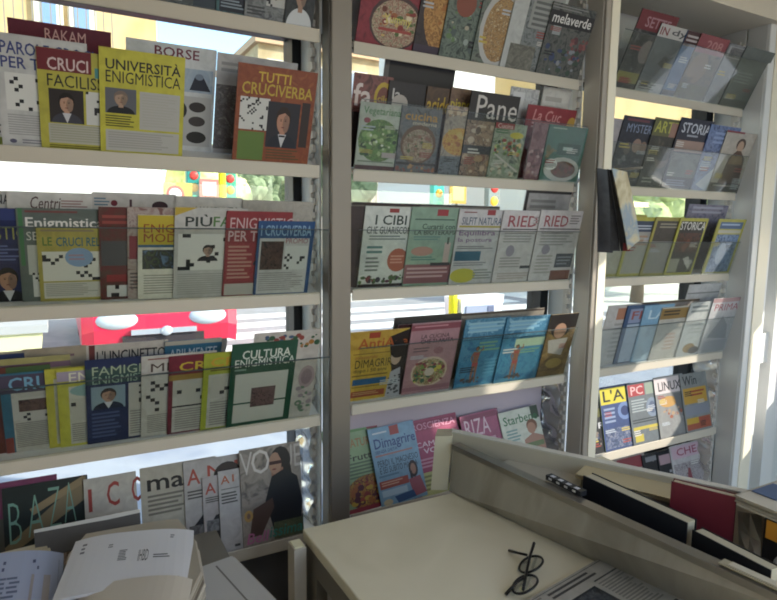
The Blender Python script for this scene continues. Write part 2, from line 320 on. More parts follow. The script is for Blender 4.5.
M('L2', (0.2558, 0.0100, 0.1824, 0.2480), 'white crossword magazine with green and black title and small portrait in grid', [B('bebcb6'), Q([(0, 0), (.3, 0), (0, .09)], 'c8a830'), T('PIÙ', .14, .07, .5, .2, '2a3a38', .03), T('FACILE', .52, .09, 1.2, .2, '5a8a48', .03), R(.04, .215, .96, .222, K), G(.05, .28, .95, .68, 12, 'd8d6d0'), P(.3, .38, .62, .58, None, '302828', '303038', 'b89078'), L(.05, .72, .95, .97, 'a8a6a0', 10)])
M('L2', (0.3823, 0.0060, 0.1780, 0.2420), 'red puzzle magazine with white capitals and black-haired portrait', [B('a83038'), T('ENIGMISTICA', .06, .07, 1.15, .2, 'd0b0b0', .02), T('PER TUTTI', .04, .22, .85, .34, 'd0b0b0', .02), R(.02, .36, .48, .82, 'b03840'), L(.05, .39, .42, .8, 'c89080', 9), R(.5, .36, .96, .97, 'c8c2ba'), P(.42, .34, .74, .62, None, '282022', '484858', 'b08870'), G(.52, .64, .95, .8, 7), R(.02, .84, .5, .98, 'b8b2aa')])
M('L2', (0.4668, 0.0020, 0.1595, 0.2179), 'blue-framed crossword magazine with movie picture beside the rack post', [B('2a5a98'), T('I CRUCIVERBA', .05, .05, .95, .19, '8ab0d0', .02), R(.04, .22, .93, .97, 'c0bebc'), T('PROMO', .5, .22, .9, .29, 'a83848', .01), N(.07, .26, .47, .64, '40302c', '6a4a40', '2a2222', s=40), G(.5, .32, .92, .64, 7), L(.07, .68, .9, .94, '9a9896', 9)])

# fourth shelf, puzzle bay
M('L3', (-0.2172, 0.0850, 0.1329, 0.2509), 'blue and cream magazine top sticking up at the edge of the fourth shelf', [B('b8b098'), R(0, .02, 1, .12, '3a4a80'), L(.1, .2, .9, .9, '9a9080', 12)])
M('L3', (-0.0882, 0.0850, 0.1345, 0.2534), 'beige magazine with faint mauve title behind the blue crossword magazine', [B('b0a28e'), L(.06, .08, .9, .18, '8a6878', 2), N(.05, .25, .95, .95, '98887a', 'b0a090', s=30)])
M('L3', (-0.1493, 0.0500, 0.1597, 0.2516), 'folded pale yellow magazine with curling top behind the blue crossword magazine', [B('b0a868'), R(0, .06, 1, .12, '8a6a80'), L(.1, .2, .9, .5, '90886a', 6)])
M('L3', (0.0462, 0.0850, 0.1914, 0.2512), 'white needlework magazine with heavy black capitals and reddish spine', [B('c8c0b6'), R(.03, 0, .1, 1, '8a4848'), T("L'UNCINETTO", .12, .07, .97, .2, '2a2a38', .03), R(.0, .24, 1, .3, '4a5a80')])
M('L3', (0.2296, 0.0800, 0.1467, 0.2482), 'blue craft magazine with white capitals behind the yellow-headed crossword magazines', [B('3a7aa0'), T('ABILMENTE', .08, .1, .92, .22, 'd0dce0', .01), R(0, 0, 1, .05, 'c0b8a8')])
M('L3', (-0.2085, 0.0326, 0.1770, 0.2407), 'red and green sliver of a magazine at the edge of the fourth shelf', [B('7a3a30'), R(.5, 0, 1, .5, '4a6a40')])
M('L3', (-0.1344, 0.0292, 0.1659, 0.2256), 'crossword magazine with light blue title on blue border and small tan photo', [B('3a7898'), R(.0, .8, .1, 1, 'a04840'), R(.12, .04, 1, 1, 'b8b4ac'), R(.0, .02, 1, .24, '5a5068'), T('CRUCI', .1, .05, .84, .21, '78b0d0', .03), R(.12, .3, .9, .58, 'c0bcb4'), N(.2, .33, .56, .48, '5a4038', '7a5a50', '3a2c28', s=40), G(.58, .33, .9, .48, 6, 'c0bcb4'), G(.2, .5, .56, .6, 6, 'c0bcb4'), L(.14, .62, .9, .95, '8a8680', 14)])
M('L3', (-0.0439, 0.0258, 0.1691, 0.2300), 'slim yellow-edged crossword magazine tucked behind its twin', [B('c0b838'), R(.1, .12, .9, .95, 'b8b4a0'), T('ENIGMI', .15, .05, .9, .15, '7a4a88', .02)])
M('L3', (-0.0200, 0.0224, 0.1686, 0.2292), 'yellow-edged crossword magazine with mauve header beside the navy portrait magazine', [B('c0bc3c'), R(.0, .03, 1, .15, 'a89ab0'), T('ENIGMI', .15, .05, .9, .17, 'd8d4b8', .03), R(.14, .22, .95, .97, 'c0bcb0'), E(.45, .28, .3, .08, '8ab0b0'), G(.16, .38, .92, .66, 9, 'c0bcb0'), L(.16, .7, .92, .95, '94908a', 9)])
M('L3', (0.0402, 0.0190, 0.1833, 0.2492), 'navy-headed puzzle magazine with man in suit and tie portrait', [B('2e3a6a'), R(.0, .1, 1, .28, '3a5a58'), T('FAMIGLIA', .08, .08, .92, .18, 'a8b898', .02), T('ENIGMISTICA', .08, .19, .98, .28, '98b098', .02), P(.06, .31, .48, .58, '88a0b0', '3a2c28', '28304a', 'b88c74', 'c0c4cc'), L(.06, .62, .46, .95, '5a6898', 7), R(.52, .3, .97, .97, 'bab6ae'), G(.54, .33, .95, .6, 8, 'bab6ae'), L(.54, .64, .94, .95, '928e88', 10)])
M('L3', (0.1652, 0.0156, 0.1829, 0.2487), 'white crossword magazine with small dark title between the navy and maroon ones', [B('bcb8b0'), L(.08, .03, .9, .06, '9a5050', 1), T('MESE', .12, .09, .7, .19, '5a4440', .02), R(.08, .21, .95, .215, K), G(.06, .3, .95, .68, 11, 'c0bcb4'), L(.08, .72, .92, .96, '94908a', 10)])
M('L3', (0.2297, 0.0122, 0.1792, 0.2438), 'maroon-headed crossword magazine with yellow title', [B('8a3040'), T('CRUCI', .14, .08, 1.0, .19, 'c8b030', .02), R(.0, .23, 1, .3, 'a8863a'), R(.06, .3, .97, .98, 'bcb8b0'), G(.12, .33, .92, .62, 9, 'bcb8b0'), R(.06, .63, .97, .65, K), L(.1, .68, .9, .96, '94908a', 9)])
M('L3', (0.3152, 0.0088, 0.1805, 0.2455), 'yellow-green crossword magazine with orange title beside the dark green one', [B('a8b030'), T('CRUCI', .1, .06, .95, .17, 'd0982c', .02), L(.1, .18, .6, .24, '705828', 2), R(.08, .27, .97, .98, 'bcb8b0'), G(.12, .3, .92, .58, 9, 'bcb8b0'), L(.12, .63, .9, .96, '94908a', 10)])
M('L3', (0.4418, 0.0054, 0.1904, 0.2958), 'floral magazine on white ground behind the dark green puzzle magazine', [B('c0b8b0'), F(.0, .02, 1, .2, ['b87830', '3a6a48', 'a84840', '4a6890'], 26, .8), E(.86, .52, .13, .13, 'b0989c'), E(.86, .52, .09, .09, '9a8088'), F(.7, .6, 1, .98, ['6a8a70', 'a09098', 'b8a8a8'], 14)])
M('L3', (0.3845, 0.0020, 0.1809, 0.2697), 'dark green puzzle magazine with white panels and small central picture', [B('2a6048'), T('CULTURA', .16, .08, .9, .18, 'd4d8cc', .025), T('ENIGMISTICA', .06, .18, .98, .27, 'd4d8cc', .025), L(.06, .29, .3, .33, '8aa898', 1), R(.08, .35, .9, .7, 'c4c2ba'), R(.08, .72, .9, .95, 'c4c2ba'), N(.34, .53, .72, .77, '5a4048', '8a6a68', '3a3034', s=60)])

# lowest shelf, fashion
M('L4', (-0.2523, 0.0363, 0.2187, 0.2974), 'pink magazine edge beside the dark striped fashion magazine', [B('8a3a68'), R(.0, .3, 1, .6, '5a5a50'), R(.3, .6, 1, 1, '3a3438')])
M('L4', (-0.1538, 0.0314, 0.1897, 0.2839), 'dark fashion magazine with thin mint letters and tan diagonal stripes', [B('1e2c2c'), Q([(0, .52), (.98, .0), (1, .2), (.0, .62)], '8a7858'), Q([(.3, .22), (.95, .0), (.98, .06), (.34, .28)], '9a8460'), N(.02, .58, 1, 1, '8a7462', 'a8907c', '6a5444', s=40), E(.26, .72, .07, .06, '221c1c'), F(.05, .55, .98, .9, ['c0a890', '6a4c3c', 'b09478'], 26, .5), T('B', .06, .14, .2, .5, '78a898', -.02), T('A', .27, .1, .46, .47, '78a898', -.02), T('Z', .52, .06, .66, .42, '78a898', -.02), T('A', .7, .04, .84, .4, '78a898', -.02), T('88', .74, .58, .9, .7, '2a2420', .02)], spine='6a4a5a')
M('L4', (0.0263, 0.0265, 0.1268, 0.2729), 'white fashion magazine with spaced red capitals and dark hair low down', [B('b8b2a8'), T('I', .07, .1, .14, .32, 'b84038', .02), T('C', .42, .06, .66, .3, 'b84038', .01), T('O', .9, .05, 1.14, .3, 'b84038', .01), L(.3, .4, .5, .45, '5a5450', 2), L(.1, .48, .55, .72, '8a847c', 5), E(.9, .8, .3, .3, '241e1e')])
M('L4', (0.1627, 0.0216, 0.2044, 0.2780), 'cream fashion magazine with black lower-case title and woman in black', [B('b0a898'), T('marie', .08, .08, 1.0, .24, '181618', .02), L(.08, .28, .6, .5, '7a7468', 5), E(.9, .34, .13, .14, '4a3028'), E(.9, .36, .08, .09, 'b08468'), Q([(.55, .7), (.8, .46), (1, .44), (1, .9), (.7, .8)], '1c1a1e'), L(.08, .6, .45, .95, '7a7468', 6)])
M('L4', (0.2746, 0.0167, 0.2026, 0.2755), 'tallest of the white magazines with orange-red capitals, man in black', [B('b0aaa8'), T('A', .04, .08, .22, .24, 'c04838', .01), T('M', .32, .07, .56, .22, 'c04838', .01), T('I', .7, .06, .75, .21, 'c04838', .01), T('CA', .8, .06, 1, .2, 'c04838', .01), L(.04, .3, .4, .4, '5a5654', 3), E(.6, .2, .2, .14, '3a2a26'), Q([(.0, .75), (.25, .55), (.5, .5), (.5, 1), (.3, 1)], '28262a'), N(.04, .66, .3, .8, '8a8a8c', '5a5a5e', s=40), R(.0, .8, .1, 1, 'b8a8a8')])
M('L4', (0.3230, 0.0118, 0.1657, 0.2253), 'middle white magazine with orange-red capital, shorter than its taller twin', [B('b0a8a6'), T('A', .04, .08, .22, .22, 'c04838', .01), T('MICA', .3, .08, .9, .2, 'c04838', .01), L(.04, .26, .4, .34, '5a5654', 3), Q([(.0, .72), (.2, .5), (.5, .45), (.5, .95), (.2, .9)], '28262a'), N(.04, .55, .25, .7, '8a8a8c', '5a5a5e', s=40), R(.0, .78, .14, 1, 'a88888')])
M('L4', (0.3667, 0.0069, 0.0634, 0.2355), 'narrow white booklet with orange letters beside the large woman cover', [B('b4b0ae'), T('A', .1, .06, .5, .16, 'c06038', .01), T('I', .62, .06, .7, .15, 'c06038', .01), R(.1, .22, .9, .23, '6a6664'), L(.1, .27, .9, .42, '5a5856', 4), R(.6, .92, .85, .95, '4a4a4a')])
M('L4', (0.4288, 0.0020, 0.1844, 0.2863), 'large fashion magazine with woman in dark jacket and coloured script at its foot', [N(0, 0, 1, 1, '8a8078', 'a09488', '6a625c', s=14), T('V', .0, .03, .2, .26, 'c0b8b0', -.005), T('O', .18, .02, .48, .27, 'c8c0b8', .0), T('UE', .7, .02, 1, .26, 'b8b0a8', 0), E(.66, .17, .17, .15, '241a18'), R(.5, .24, .7, .34, 'a07058'), E(.57, .19, .105, .115, 'b08468'), R(.47, .165, .68, .2, '4a1c1c'), E(.55, .25, .035, .008, '8a3a38'), Q([(.6, .06), (.8, .1), (.84, .32), (.72, .34), (.68, .18)], '241a18'), Q([(.38, .56), (.5, .32), (.72, .26), (.93, .36), (1, .62), (.96, .86), (.5, .88)], '1c1e24'), Q([(.18, .62), (.5, .54), (.52, .64), (.3, .9), (.1, .9)], '5a4034'), E(.1, .68, .07, .06, 'b89048'), E(.1, .68, .03, .03, '8a6a58'), N(.5, .8, 1, .98, '4a5a3a', '6a6a4a', s=50), T('Bell', .05, .86, .42, .97, 'c06898', .03, .2), T('issima', .42, .84, .98, .95, '3a8a78', .02, .2)])

# top shelf, cookery
M('M0', (0.8086, 0.0265, 0.2289, 0.2800), 'red cookery magazine with round plate of food beside the slim post', [N(0, 0, 1, 1, 'a02838', 'b03040', '8a2030', s=14), F(.1, .05, .9, .5, ['c8a078', 'a86848', 'd0c0a8'], 10), E(.55, .74, .4, .27, '5a3a38'), D(.55, .75, .36, .24, 'b8a088', 'a04838', 'd0c0a0', '5a6a38'), F(.3, .58, .85, .92, FOODM, 22, .8), T('Yummy', .36, .66, .78, .77, 'd8c860', .02), R(.3, .8, .8, .83, 'c04840')])
M('M0', (1.0051, 0.0216, 0.1446, 0.2800), 'dark cookery magazine with golden bread loaf on its cover', [N(0, 0, 1, 1, '3a3034', '4a3a38', '2a2628', s=20), D(.6, .45, .5, .5, 'b06c28', 'd8a050', '8a5020', 'c89048', s=60), F(.3, .2, .95, .8, ['b8702c', 'd0a058', 'c88a40'], 14, 1.2), R(.0, .9, .7, 1, '4a3a50')])
M('M0', (1.0999, 0.0167, 0.1891, 0.2800), 'grey-green cookery magazine with mixed dishes on the top shelf', [N(0, 0, 1, 1, '506058', '7a8a7c', '3a4844', s=25), F(.05, .1, .95, .95, ['8a4a38', '6a8a58', 'b0a890', '5a6a68', '9aa8a0'], 26), E(.35, .4, .2, .14, 'a05038')])
M('M0', (1.2234, 0.0118, 0.1477, 0.2800), 'cookery magazine with round brown pie on white plate on the top shelf', [N(0, 0, 1, 1, '5a6a60', '7a8478', '4a4a48', s=20), L(.05, .04, .95, .14, '6a8a58', 2), E(.6, .6, .55, .42, 'b8b8b4'), D(.62, .6, .46, .35, 'a8703c', 'c8a060', '7a4824', 'd8c090')])
M('M0', (1.3414, 0.0069, 0.2220, 0.2800), 'white and grey cookery magazine with blurred photo before the black-titled one', [B('b8bab8'), N(.28, .2, 1, .98, '6a7070', '8a9090', '4a5050', s=25), R(.35, .12, .95, .5, '9a9c98'), L(.4, .2, .9, .5, '6a6e6c', 5), N(.1, .7, .6, .98, '6a685c', '8a887a', s=30)])
M('M0', (1.4982, 0.0020, 0.2032, 0.2339), 'cookery magazine with black title band and blue-red tangled picture', [N(0, 0, 1, 1, '4a5450', '6a6a64', '343a3c', s=22), R(0, .1, 1, .3, '201e22'), T('melaverde', .06, .12, .95, .26, 'd8d4d0', .01, .1), L(.0, .02, .9, .09, '8a8a88', 2), F(.3, .3, 1, .75, ['8a4848', 'a05a58', '6a3a40'], 14), F(.05, .55, .9, .95, ['3a4a78', '5a6a88', '8a9098', '40584a'], 20), R(.12, .3, .3, .42, '9aa0a0')])

# second shelf, cookery
M('M1', (0.9172, 0.1150, 0.2634, 0.3389), 'black magazine back standing tallest behind the cookery magazines', [B('1c1b1d'), R(.0, 0, .06, 1, '6a6662')], spine='6a6662')
M('M1', (1.4218, 0.1100, 0.1299, 0.3095), 'silvery glossy magazine standing behind the black-titled bread magazine', [N(0, 0, 1, 1, 'a8a8a8', 'c8c8c8', '8a8a8c', s=18), R(.1, .05, .5, .5, 'd0d0d0')])
M('M1', (1.5663, 0.1050, 0.1332, 0.3265), 'stack of white leaflets standing at the end of the cookery shelf', [B('c8c4bc'), L(.1, .1, .9, .5, 'b0aca4', 4)])
M('M1', (0.7975, 0.0700, 0.1329, 0.2788), 'dusky pink cookery magazine with white letters and yellow ring', [N(0, 0, 1, 1, '8a4a48', '9a5a54', '6a3a3a', s=20), T('fa', .02, .1, .48, .34, 'd8c8c4', .02), E(.78, .23, .24, .17, 'c8a828'), E(.78, .23, .17, .12, '8a4a40'), T('cile', .64, .2, .92, .27, 'c8a828', .02), R(.0, .4, 1, 1, '3a2a2a')])
M('M1', (0.9149, 0.0650, 0.1453, 0.2707), 'dark diet cookery magazine with white lower strip behind the green salad cover', [B('2e2a2c'), T('la', .1, .08, .3, .2, 'c8c4c0'), E(.3, .24, .2, .1, 'b8b0a8'), R(.0, .3, 1, .42, '9a9a9c'), R(.4, .26, .95, .36, 'c07868'), T('Dieta', .05, .36, .5, .46, '3a4a80', .02)])
M('M1', (1.0499, 0.0600, 0.1077, 0.2691), 'brown magazine with spiky yellow lettering at the back of the cookery shelf', [N(0, 0, 1, 1, '6a4a30', '4a3428', s=20), T('acido', .05, .1, .9, .3, 'c8a020', .03)])
M('M1', (1.1371, 0.0550, 0.0959, 0.2765), 'brown magazine with pale yellow title beside the black-titled bread magazine', [N(0, 0, 1, 1, '7a5a48', '8a6a50', '5a4a40', s=20), T('piano', .05, .12, .9, .28, 'd0b830', .02)])
M('M1', (1.4709, 0.0600, 0.2316, 0.2580), 'bright red magazine with pale lettering behind the teal cookery magazine', [B('a82832'), T('La Cuc', .12, .05, .7, .2, 'd88a88', .02, .2), L(.12, .22, .8, .32, 'd09090', 2), E(.94, .22, .1, .12, 'c89830')])
M('M1', (0.8101, 0.0314, 0.1474, 0.2005), 'white vegetarian cookery magazine with large green salad', [B('b8beb0'), T('Vegetariana', .08, .06, .95, .2, '4a8a48', .01), E(.18, .26, .08, .04, 'a83848'), D(.5, .55, .48, .32, '3a6a20', '78a848', '2a4a18', 'a8c070'), F(.06, .3, .95, .8, FOODG, 46, 1.1), F(.25, .4, .8, .75, ['c8d0a8', 'd8dcc8'], 8, .5), R(.6, .72, .95, .8, 'b8a8a8'), L(.05, .86, .95, .9, '7a8a70', 1), N(.0, .93, 1, 1, '5a2a2a', '7a3a38', s=60)])
M('M1', (0.9489, 0.0265, 0.1498, 0.2038), 'cookery magazine with orange title over a brown pie', [N(0, 0, 1, 1, '5a6470', '7a7a7c', '4a4a50', s=20), T('cucina', .1, .08, .9, .2, 'c89030', .02), T('moderna', .3, .21, .9, .27, 'c8b8a0'), E(.5, .56, .44, .3, '7a5238'), D(.5, .58, .38, .25, 'b09078', '7a5a48', 'c8b098', '5a6a38'), F(.2, .4, .85, .75, ['8a6a50', 'b89a80', '5a6a38', 'a06a58'], 24, .8), R(.0, .84, 1, .88, '3a3434'), F(.0, .86, 1, .99, ['b86838', 'c09060', 'a05848'], 14, .8)])
M('M1', (1.1094, 0.0216, 0.1622, 0.2207), 'pale cookery magazine with orange yellow plate and blue-grey tableware', [N(0, 0, 1, 1, '9a8a7c', 'b0a090', '7a6e68', s=20), F(.0, .0, .9, .2, ['c0a080', 'd0b898', 'a88868'], 12), D(.4, .5, .4, .2, 'c88a38', 'd8a848', 'b86028'), F(.1, .35, .7, .65, ['c8983c', 'b86830', 'd0b060'], 16, .9), N(.0, .72, .8, 1, '5a6268', '7a828a', '3a3e48', s=35)])
M('M1', (1.1907, 0.0167, 0.2027, 0.2757), 'black bread magazine with large white title and baked loaves', [B('2c2826'), T('Pane', .14, .04, .98, .3, 'c8c0b8', .0), N(.0, .33, 1, 1, '4a3a30', 'a8886c', '6a5040', 'c0a890', s=40), F(.05, .34, .95, .62, ['a8886c', 'c0a890', '8a6a54', '6a5040'], 22, 1.2), R(.0, .62, 1, .72, '3a3c42'), F(.0, .7, 1, .98, ['b08860', '9a7058', '8a5a48', 'c0a080'], 22, 1.2)])
M('M1', (1.3050, 0.0118, 0.1374, 0.1869), 'cookery magazine with red masthead, yellow burst and green salad plates', [N(0, 0, 1, 1, '7a8a70', 'a0a890', '5a6a58', s=20), R(.0, .0, .6, .1, 'b03030'), T('Cucina', .08, .01, .56, .09, 'd8b8b0', .01), L(.05, .11, .5, .2, '3a7a48', 2), E(.72, .2, .22, .06, 'c8b830'), F(.05, .24, .95, .6, FOODM + FOODG, 30, 1.1), Q([(.1, .56), (.14, .54), (.95, .84), (.92, .87)], 'c0b8b0'), F(.05, .68, .95, .96, ['a8b0a0', '8aa080', 'c0b8a0', '9a7a58'], 22, 1.1)])
M('M1', (1.4668, 0.0069, 0.1486, 0.2021), 'dusky pink magazine strip between the salad and teal cookery covers', [N(0, 0, 1, 1, '8a5058', '9a6a6e', '7a4048', s=18), F(.0, .4, .5, .9, ['b8908c', '6a4048', 'a87a70'], 12)])
M('M1', (1.5332, 0.0020, 0.1890, 0.2018), 'teal cookery magazine with white bowl of brown stew', [B('4a7a6a'), L(.1, .04, .6, .08, '9ab0a0', 1), R(.3, .3, .9, .5, '2a5a50'), R(.45, .36, .7, .42, 'a8c0b4'), F(.0, .3, .3, .6, ['6a6a48', '8a7a50'], 8), E(.52, .76, .46, .22, 'b8b8b0'), D(.56, .76, .32, .15, '5a3020', '8a5a40', '3a2018'), F(.3, .66, .82, .86, ['7a4a30', '8a3a30', '5a3828'], 14, .7), E(.22, .68, .16, .1, 'd0d0c8'), R(.0, .96, 1, 1, 'a0a8a0')])

# third shelf, health
M('M2', (0.7940, 0.0700, 0.2445, 0.2615), 'grey-topped magazine back behind the white health magazine', [B('8a8078'), R(0, 0, 1, .03, '5a4a48')])
M('M2', (1.0307, 0.0700, 0.3381, 0.2621), 'grey striped magazine tops behind the sage green health magazine', [B('9a948c'), R(0, 0, 1, .02, '4a4444')])
M('M2', (1.4769, 0.0700, 0.2199, 0.3253), 'tall pale grey magazine with dark edge behind the red-lettered ones', [B('a8a6a4'), R(.0, 0, 1, .03, '3a383a'), R(.0, .0, .06, 1, '3a383a'), L(.12, .1, .9, .35, '8a8886', 4)])
M('M2', (0.7619, 0.0265, 0.1892, 0.2572), 'dark vegetable cover with orange fruit, mostly hidden behind the white health magazine', [B('4a3a38'), F(.3, .02, 1, .95, ['c87830', '3a5a30', '8a3848', '5a3060', 'b8a040'], 40, 1)])
M('M2', (0.8183, 0.0216, 0.1910, 0.2598), 'white health magazine with dark green capitals and orange round sticker', [B('c8ccc4'), R(.44, .02, .62, .07, 'b03838'), T('I CIBI', .2, .1, .78, .22, '2c4038', .03), T('CHE GUARISCONO', .06, .24, .98, .33, '3a4a44', .03), L(.12, .35, .9, .42, '7a8a84', 2), L(.1, .48, .5, .6, '5a8a88', 2), L(.1, .62, .36, .82, '7a8078', 4), E(.7, .66, .2, .15, 'c05a38'), L(.56, .6, .84, .72, 'd89078', 3), F(.0, .84, 1, .97, ['4a6a38', '6a2a48', '8a3030', '3a3040', '5a8040'], 26, .8), R(.0, .96, 1, 1, '3a2c30')])
M('M2', (0.9794, 0.0167, 0.1926, 0.2620), 'sage green health magazine with bottle picture and pink strip at its foot', [B('8aa890'), R(.5, .02, .72, .1, 'b83840'), L(.08, .14, .9, .17, '4a6a5a', 1), T('Curarsi con', .24, .2, .9, .27, '344a40', .01), T('LA BIOTERAPIA', .1, .28, .98, .34, '3a5044', .02), L(.1, .36, .7, .42, '5a9088', 2), E(.3, .55, .22, .06, 'c08878'), R(.74, .44, .86, .7, 'c0a8a0'), R(.78, .37, .82, .46, '4a5a48'), L(.1, .62, .6, .68, '4a8a80', 2), R(.0, .72, 1, .97, '9a5a60'), L(.05, .76, .9, .92, 'c8a0a0', 3), R(.5, .7, .9, .74, '3a3a40')])
M('M2', (1.1577, 0.0118, 0.1920, 0.2611), 'pale health magazine with grey capitals, teal bar and yellow round sticker', [B('c0bcbc'), R(.6, .0, .78, .07, 'b03840'), L(.1, .03, .4, .06, '9a4848', 1), T('SILFIT NATURA', .08, .1, .95, .2, '5a6a80', .02), R(.04, .21, .97, .235, 'a89a30'), T('Equilibra', .06, .27, .85, .36, '8a5a98', .01), T('la postura', .06, .37, .8, .44, '8a5a98', .01), L(.06, .48, .9, .53, '7a7a80', 2), R(.04, .55, .6, .68, '2a6a88'), L(.04, .7, .8, .76, '8a8a90', 2), E(.28, .88, .28, .1, 'c0b830'), L(.5, .8, .95, .95, '8a9088', 4)])
M('M2', (1.3383, 0.0069, 0.1935, 0.2631), 'white magazine with blurred red capitals, first of the matching pair', [B('c4bebc'), T('RIED', .14, .07, .82, .22, 'b04a54', .01), L(.72, .08, .98, .2, 'a89a98', 3), R(.04, .245, 1, .26, '4a4444'), L(.1, .3, .9, .45, 'a09a98', 4), E(.3, .55, .1, .08, '9a90a0'), L(.1, .64, .6, .8, 'a09a98', 4), R(.6, .76, .84, .8, '3a3a44'), L(.1, .86, .9, .96, 'b0a098', 3)])
M('M2', (1.5007, 0.0020, 0.2049, 0.2680), 'white magazine with blurred red capitals and slate blocks at the shelf end', [B('c4bebc'), T('RIED', .12, .07, .68, .22, 'b04a54', .01), L(.72, .06, .98, .2, '8a8484', 4), R(.04, .245, 1, .26, '4a4444'), L(.1, .3, .9, .5, 'a09a98', 5), E(.28, .54, .1, .07, '9a90a0'), R(.56, .6, .98, .8, '4a4e5a'), L(.6, .64, .95, .78, '8a8e98', 3), R(.5, .84, .98, .98, '8a4a38'), L(.1, .62, .5, .9, 'a8a29c', 6)])

# fourth shelf, diet
M('M3', (0.9455, 0.0700, 0.2656, 0.2616), 'dark grey magazine top sloping behind the pink diet magazine', [B('5a5650'), L(.1, .06, .9, .2, '6a665e', 2)])
M('M3', (1.2118, 0.0700, 0.3814, 0.2586), 'cream page tops of a magazine behind the twin blue covers', [B('a89c8c'), R(0, 0, 1, .03, '6a5a50')])
M('M3', (0.9373, 0.0265, 0.1885, 0.2564), 'dark magazine edge with patterned picture between yellow and pink diet magazines', [B('3a2024'), R(0, 0, 1, .3, '4a1a20')])
M('M3', (0.7642, 0.0216, 0.2165, 0.2447), 'yellow diet magazine with orange title and dark-haired woman', [B('c8a030'), N(.0, 0, .8, .25, 'c8a038', 'b88c28', s=15), Q([(.66, .1), (1, 0), (1, 1), (.86, 1)], '2a1c1c'), R(.32, .02, .5, .1, 'b84028'), T('AntiAge', .16, .1, .98, .29, 'c05820', .02), R(.1, .31, .8, .32, '8a5a20'), T('colesterolo', .14, .34, .5, .39, 'b86030'), T('DIMAGRIRE', .15, .4, .82, .52, '3a3018', .025), T('dopo i 50 anni', .14, .53, .68, .6, '4a3c20', .02), L(.12, .62, .74, .66, '8a6a28', 1), R(.14, .68, .7, .77, '2e6898'), L(.14, .79, .7, .82, '8a6a28', 1), R(.14, .86, .7, .95, 'a84830'), L(.17, .88, .66, .93, 'c89868', 2), E(.84, .28, .1, .15, '281818'), E(.82, .4, .09, .12, 'c0a088'), E(.84, .34, .11, .08, '281818'), Q([(.76, .62), (.92, .56), (.98, 1), (.72, 1)], 'a8a8b0'), F(.72, .64, .97, .98, ['303038', '50505a'], 14, .5)])
M('M3', (0.9819, 0.0167, 0.1918, 0.2609), 'pink diet magazine with salad plate arranged like a clock', [B('b08088'), R(.0, .02, 1, .1, '9a4a58'), L(.06, .04, .9, .08, 'c88890', 1), T('LA CUCINA', .22, .16, .8, .22, '5a4048', .02), T('CHE TI AIUTA', .22, .23, .9, .29, '2c2428', .025), L(.1, .34, .45, .42, '7a5a60', 2), E(.62, .4, .1, .05, 'a06870'), E(.5, .7, .38, .22, 'c8b098'), D(.5, .7, .34, .19, 'c0b07c', '6a8a48', 'b05848', 'd0c8a0'), F(.18, .53, .82, .87, ['4a7a38', 'a84848', 'c8b840', '3a6a58', '9a3a50', '7a9a48'], 34, .8), E(.5, .7, .1, .06, 'c8b8a8'), R(.0, .9, 1, .96, 'a06a74')])
M('M3', (1.1897, 0.0118, 0.1930, 0.2624), 'sky blue magazine with small standing figure, first of the blue twins', [B('3a86b0'), N(0, .3, 1, 1, '2e78a8', '4a94b8', '3a88b4', s=14), N(.0, 0, 1, .3, '5a98b8', '3a80a8', '7ab0c8', s=30), L(.08, .05, .9, .22, '90bccc', 3), L(.1, .08, .9, .2, '7ab0d0', 2), R(.0, .29, 1, .3, '2a5878'), L(.4, .34, .9, .5, '80b088', 3), *FIG(.38, .42, .62), F(.1, .84, .6, .96, ['3a4a58', '6a4a40'], 8, .8), L(.6, .6, .95, .85, '5aa0c0', 5)])
M('M3', (1.3629, 0.0069, 0.2061, 0.2601), 'sky blue magazine with pale green caption box, second of the blue twins', [B('3a86b0'), N(0, .3, 1, 1, '2e78a8', '4a94b8', '3a88b4', s=14), N(.0, 0, 1, .3, '5a98b8', '3a80a8', '7ab0c8', s=30), L(.08, .05, .9, .22, '90bccc', 3), L(.1, .08, .9, .2, '7ab0d0', 2), R(.0, .3, 1, .31, '2a5878'), R(.3, .33, .98, .46, 'a8c0a0'), L(.4, .5, .9, .58, '80b088', 2), *FIG(.38, .44, .62), F(.1, .86, .6, .97, ['3a4a58', '6a4a40'], 8, .8)])
M('M3', (1.5647, 0.0020, 0.1388, 0.2604), 'golden brown magazine with dark-haired woman beside the wide post', [N(0, 0, 1, 1, '8a6a30', '7a5828', '9a7a40', s=15), R(.0, .0, 1, .22, '2a2220'), E(.45, .2, .35, .18, '281c18'), E(.45, .26, .22, .12, 'b08468'), Q([(.1, .4), (.8, .38), (.7, .66), (.2, .6)], 'b0a8a0'), L(.1, .72, .9, .92, '6a4a20', 4), E(.5, .78, .3, .08, 'a8883c')])

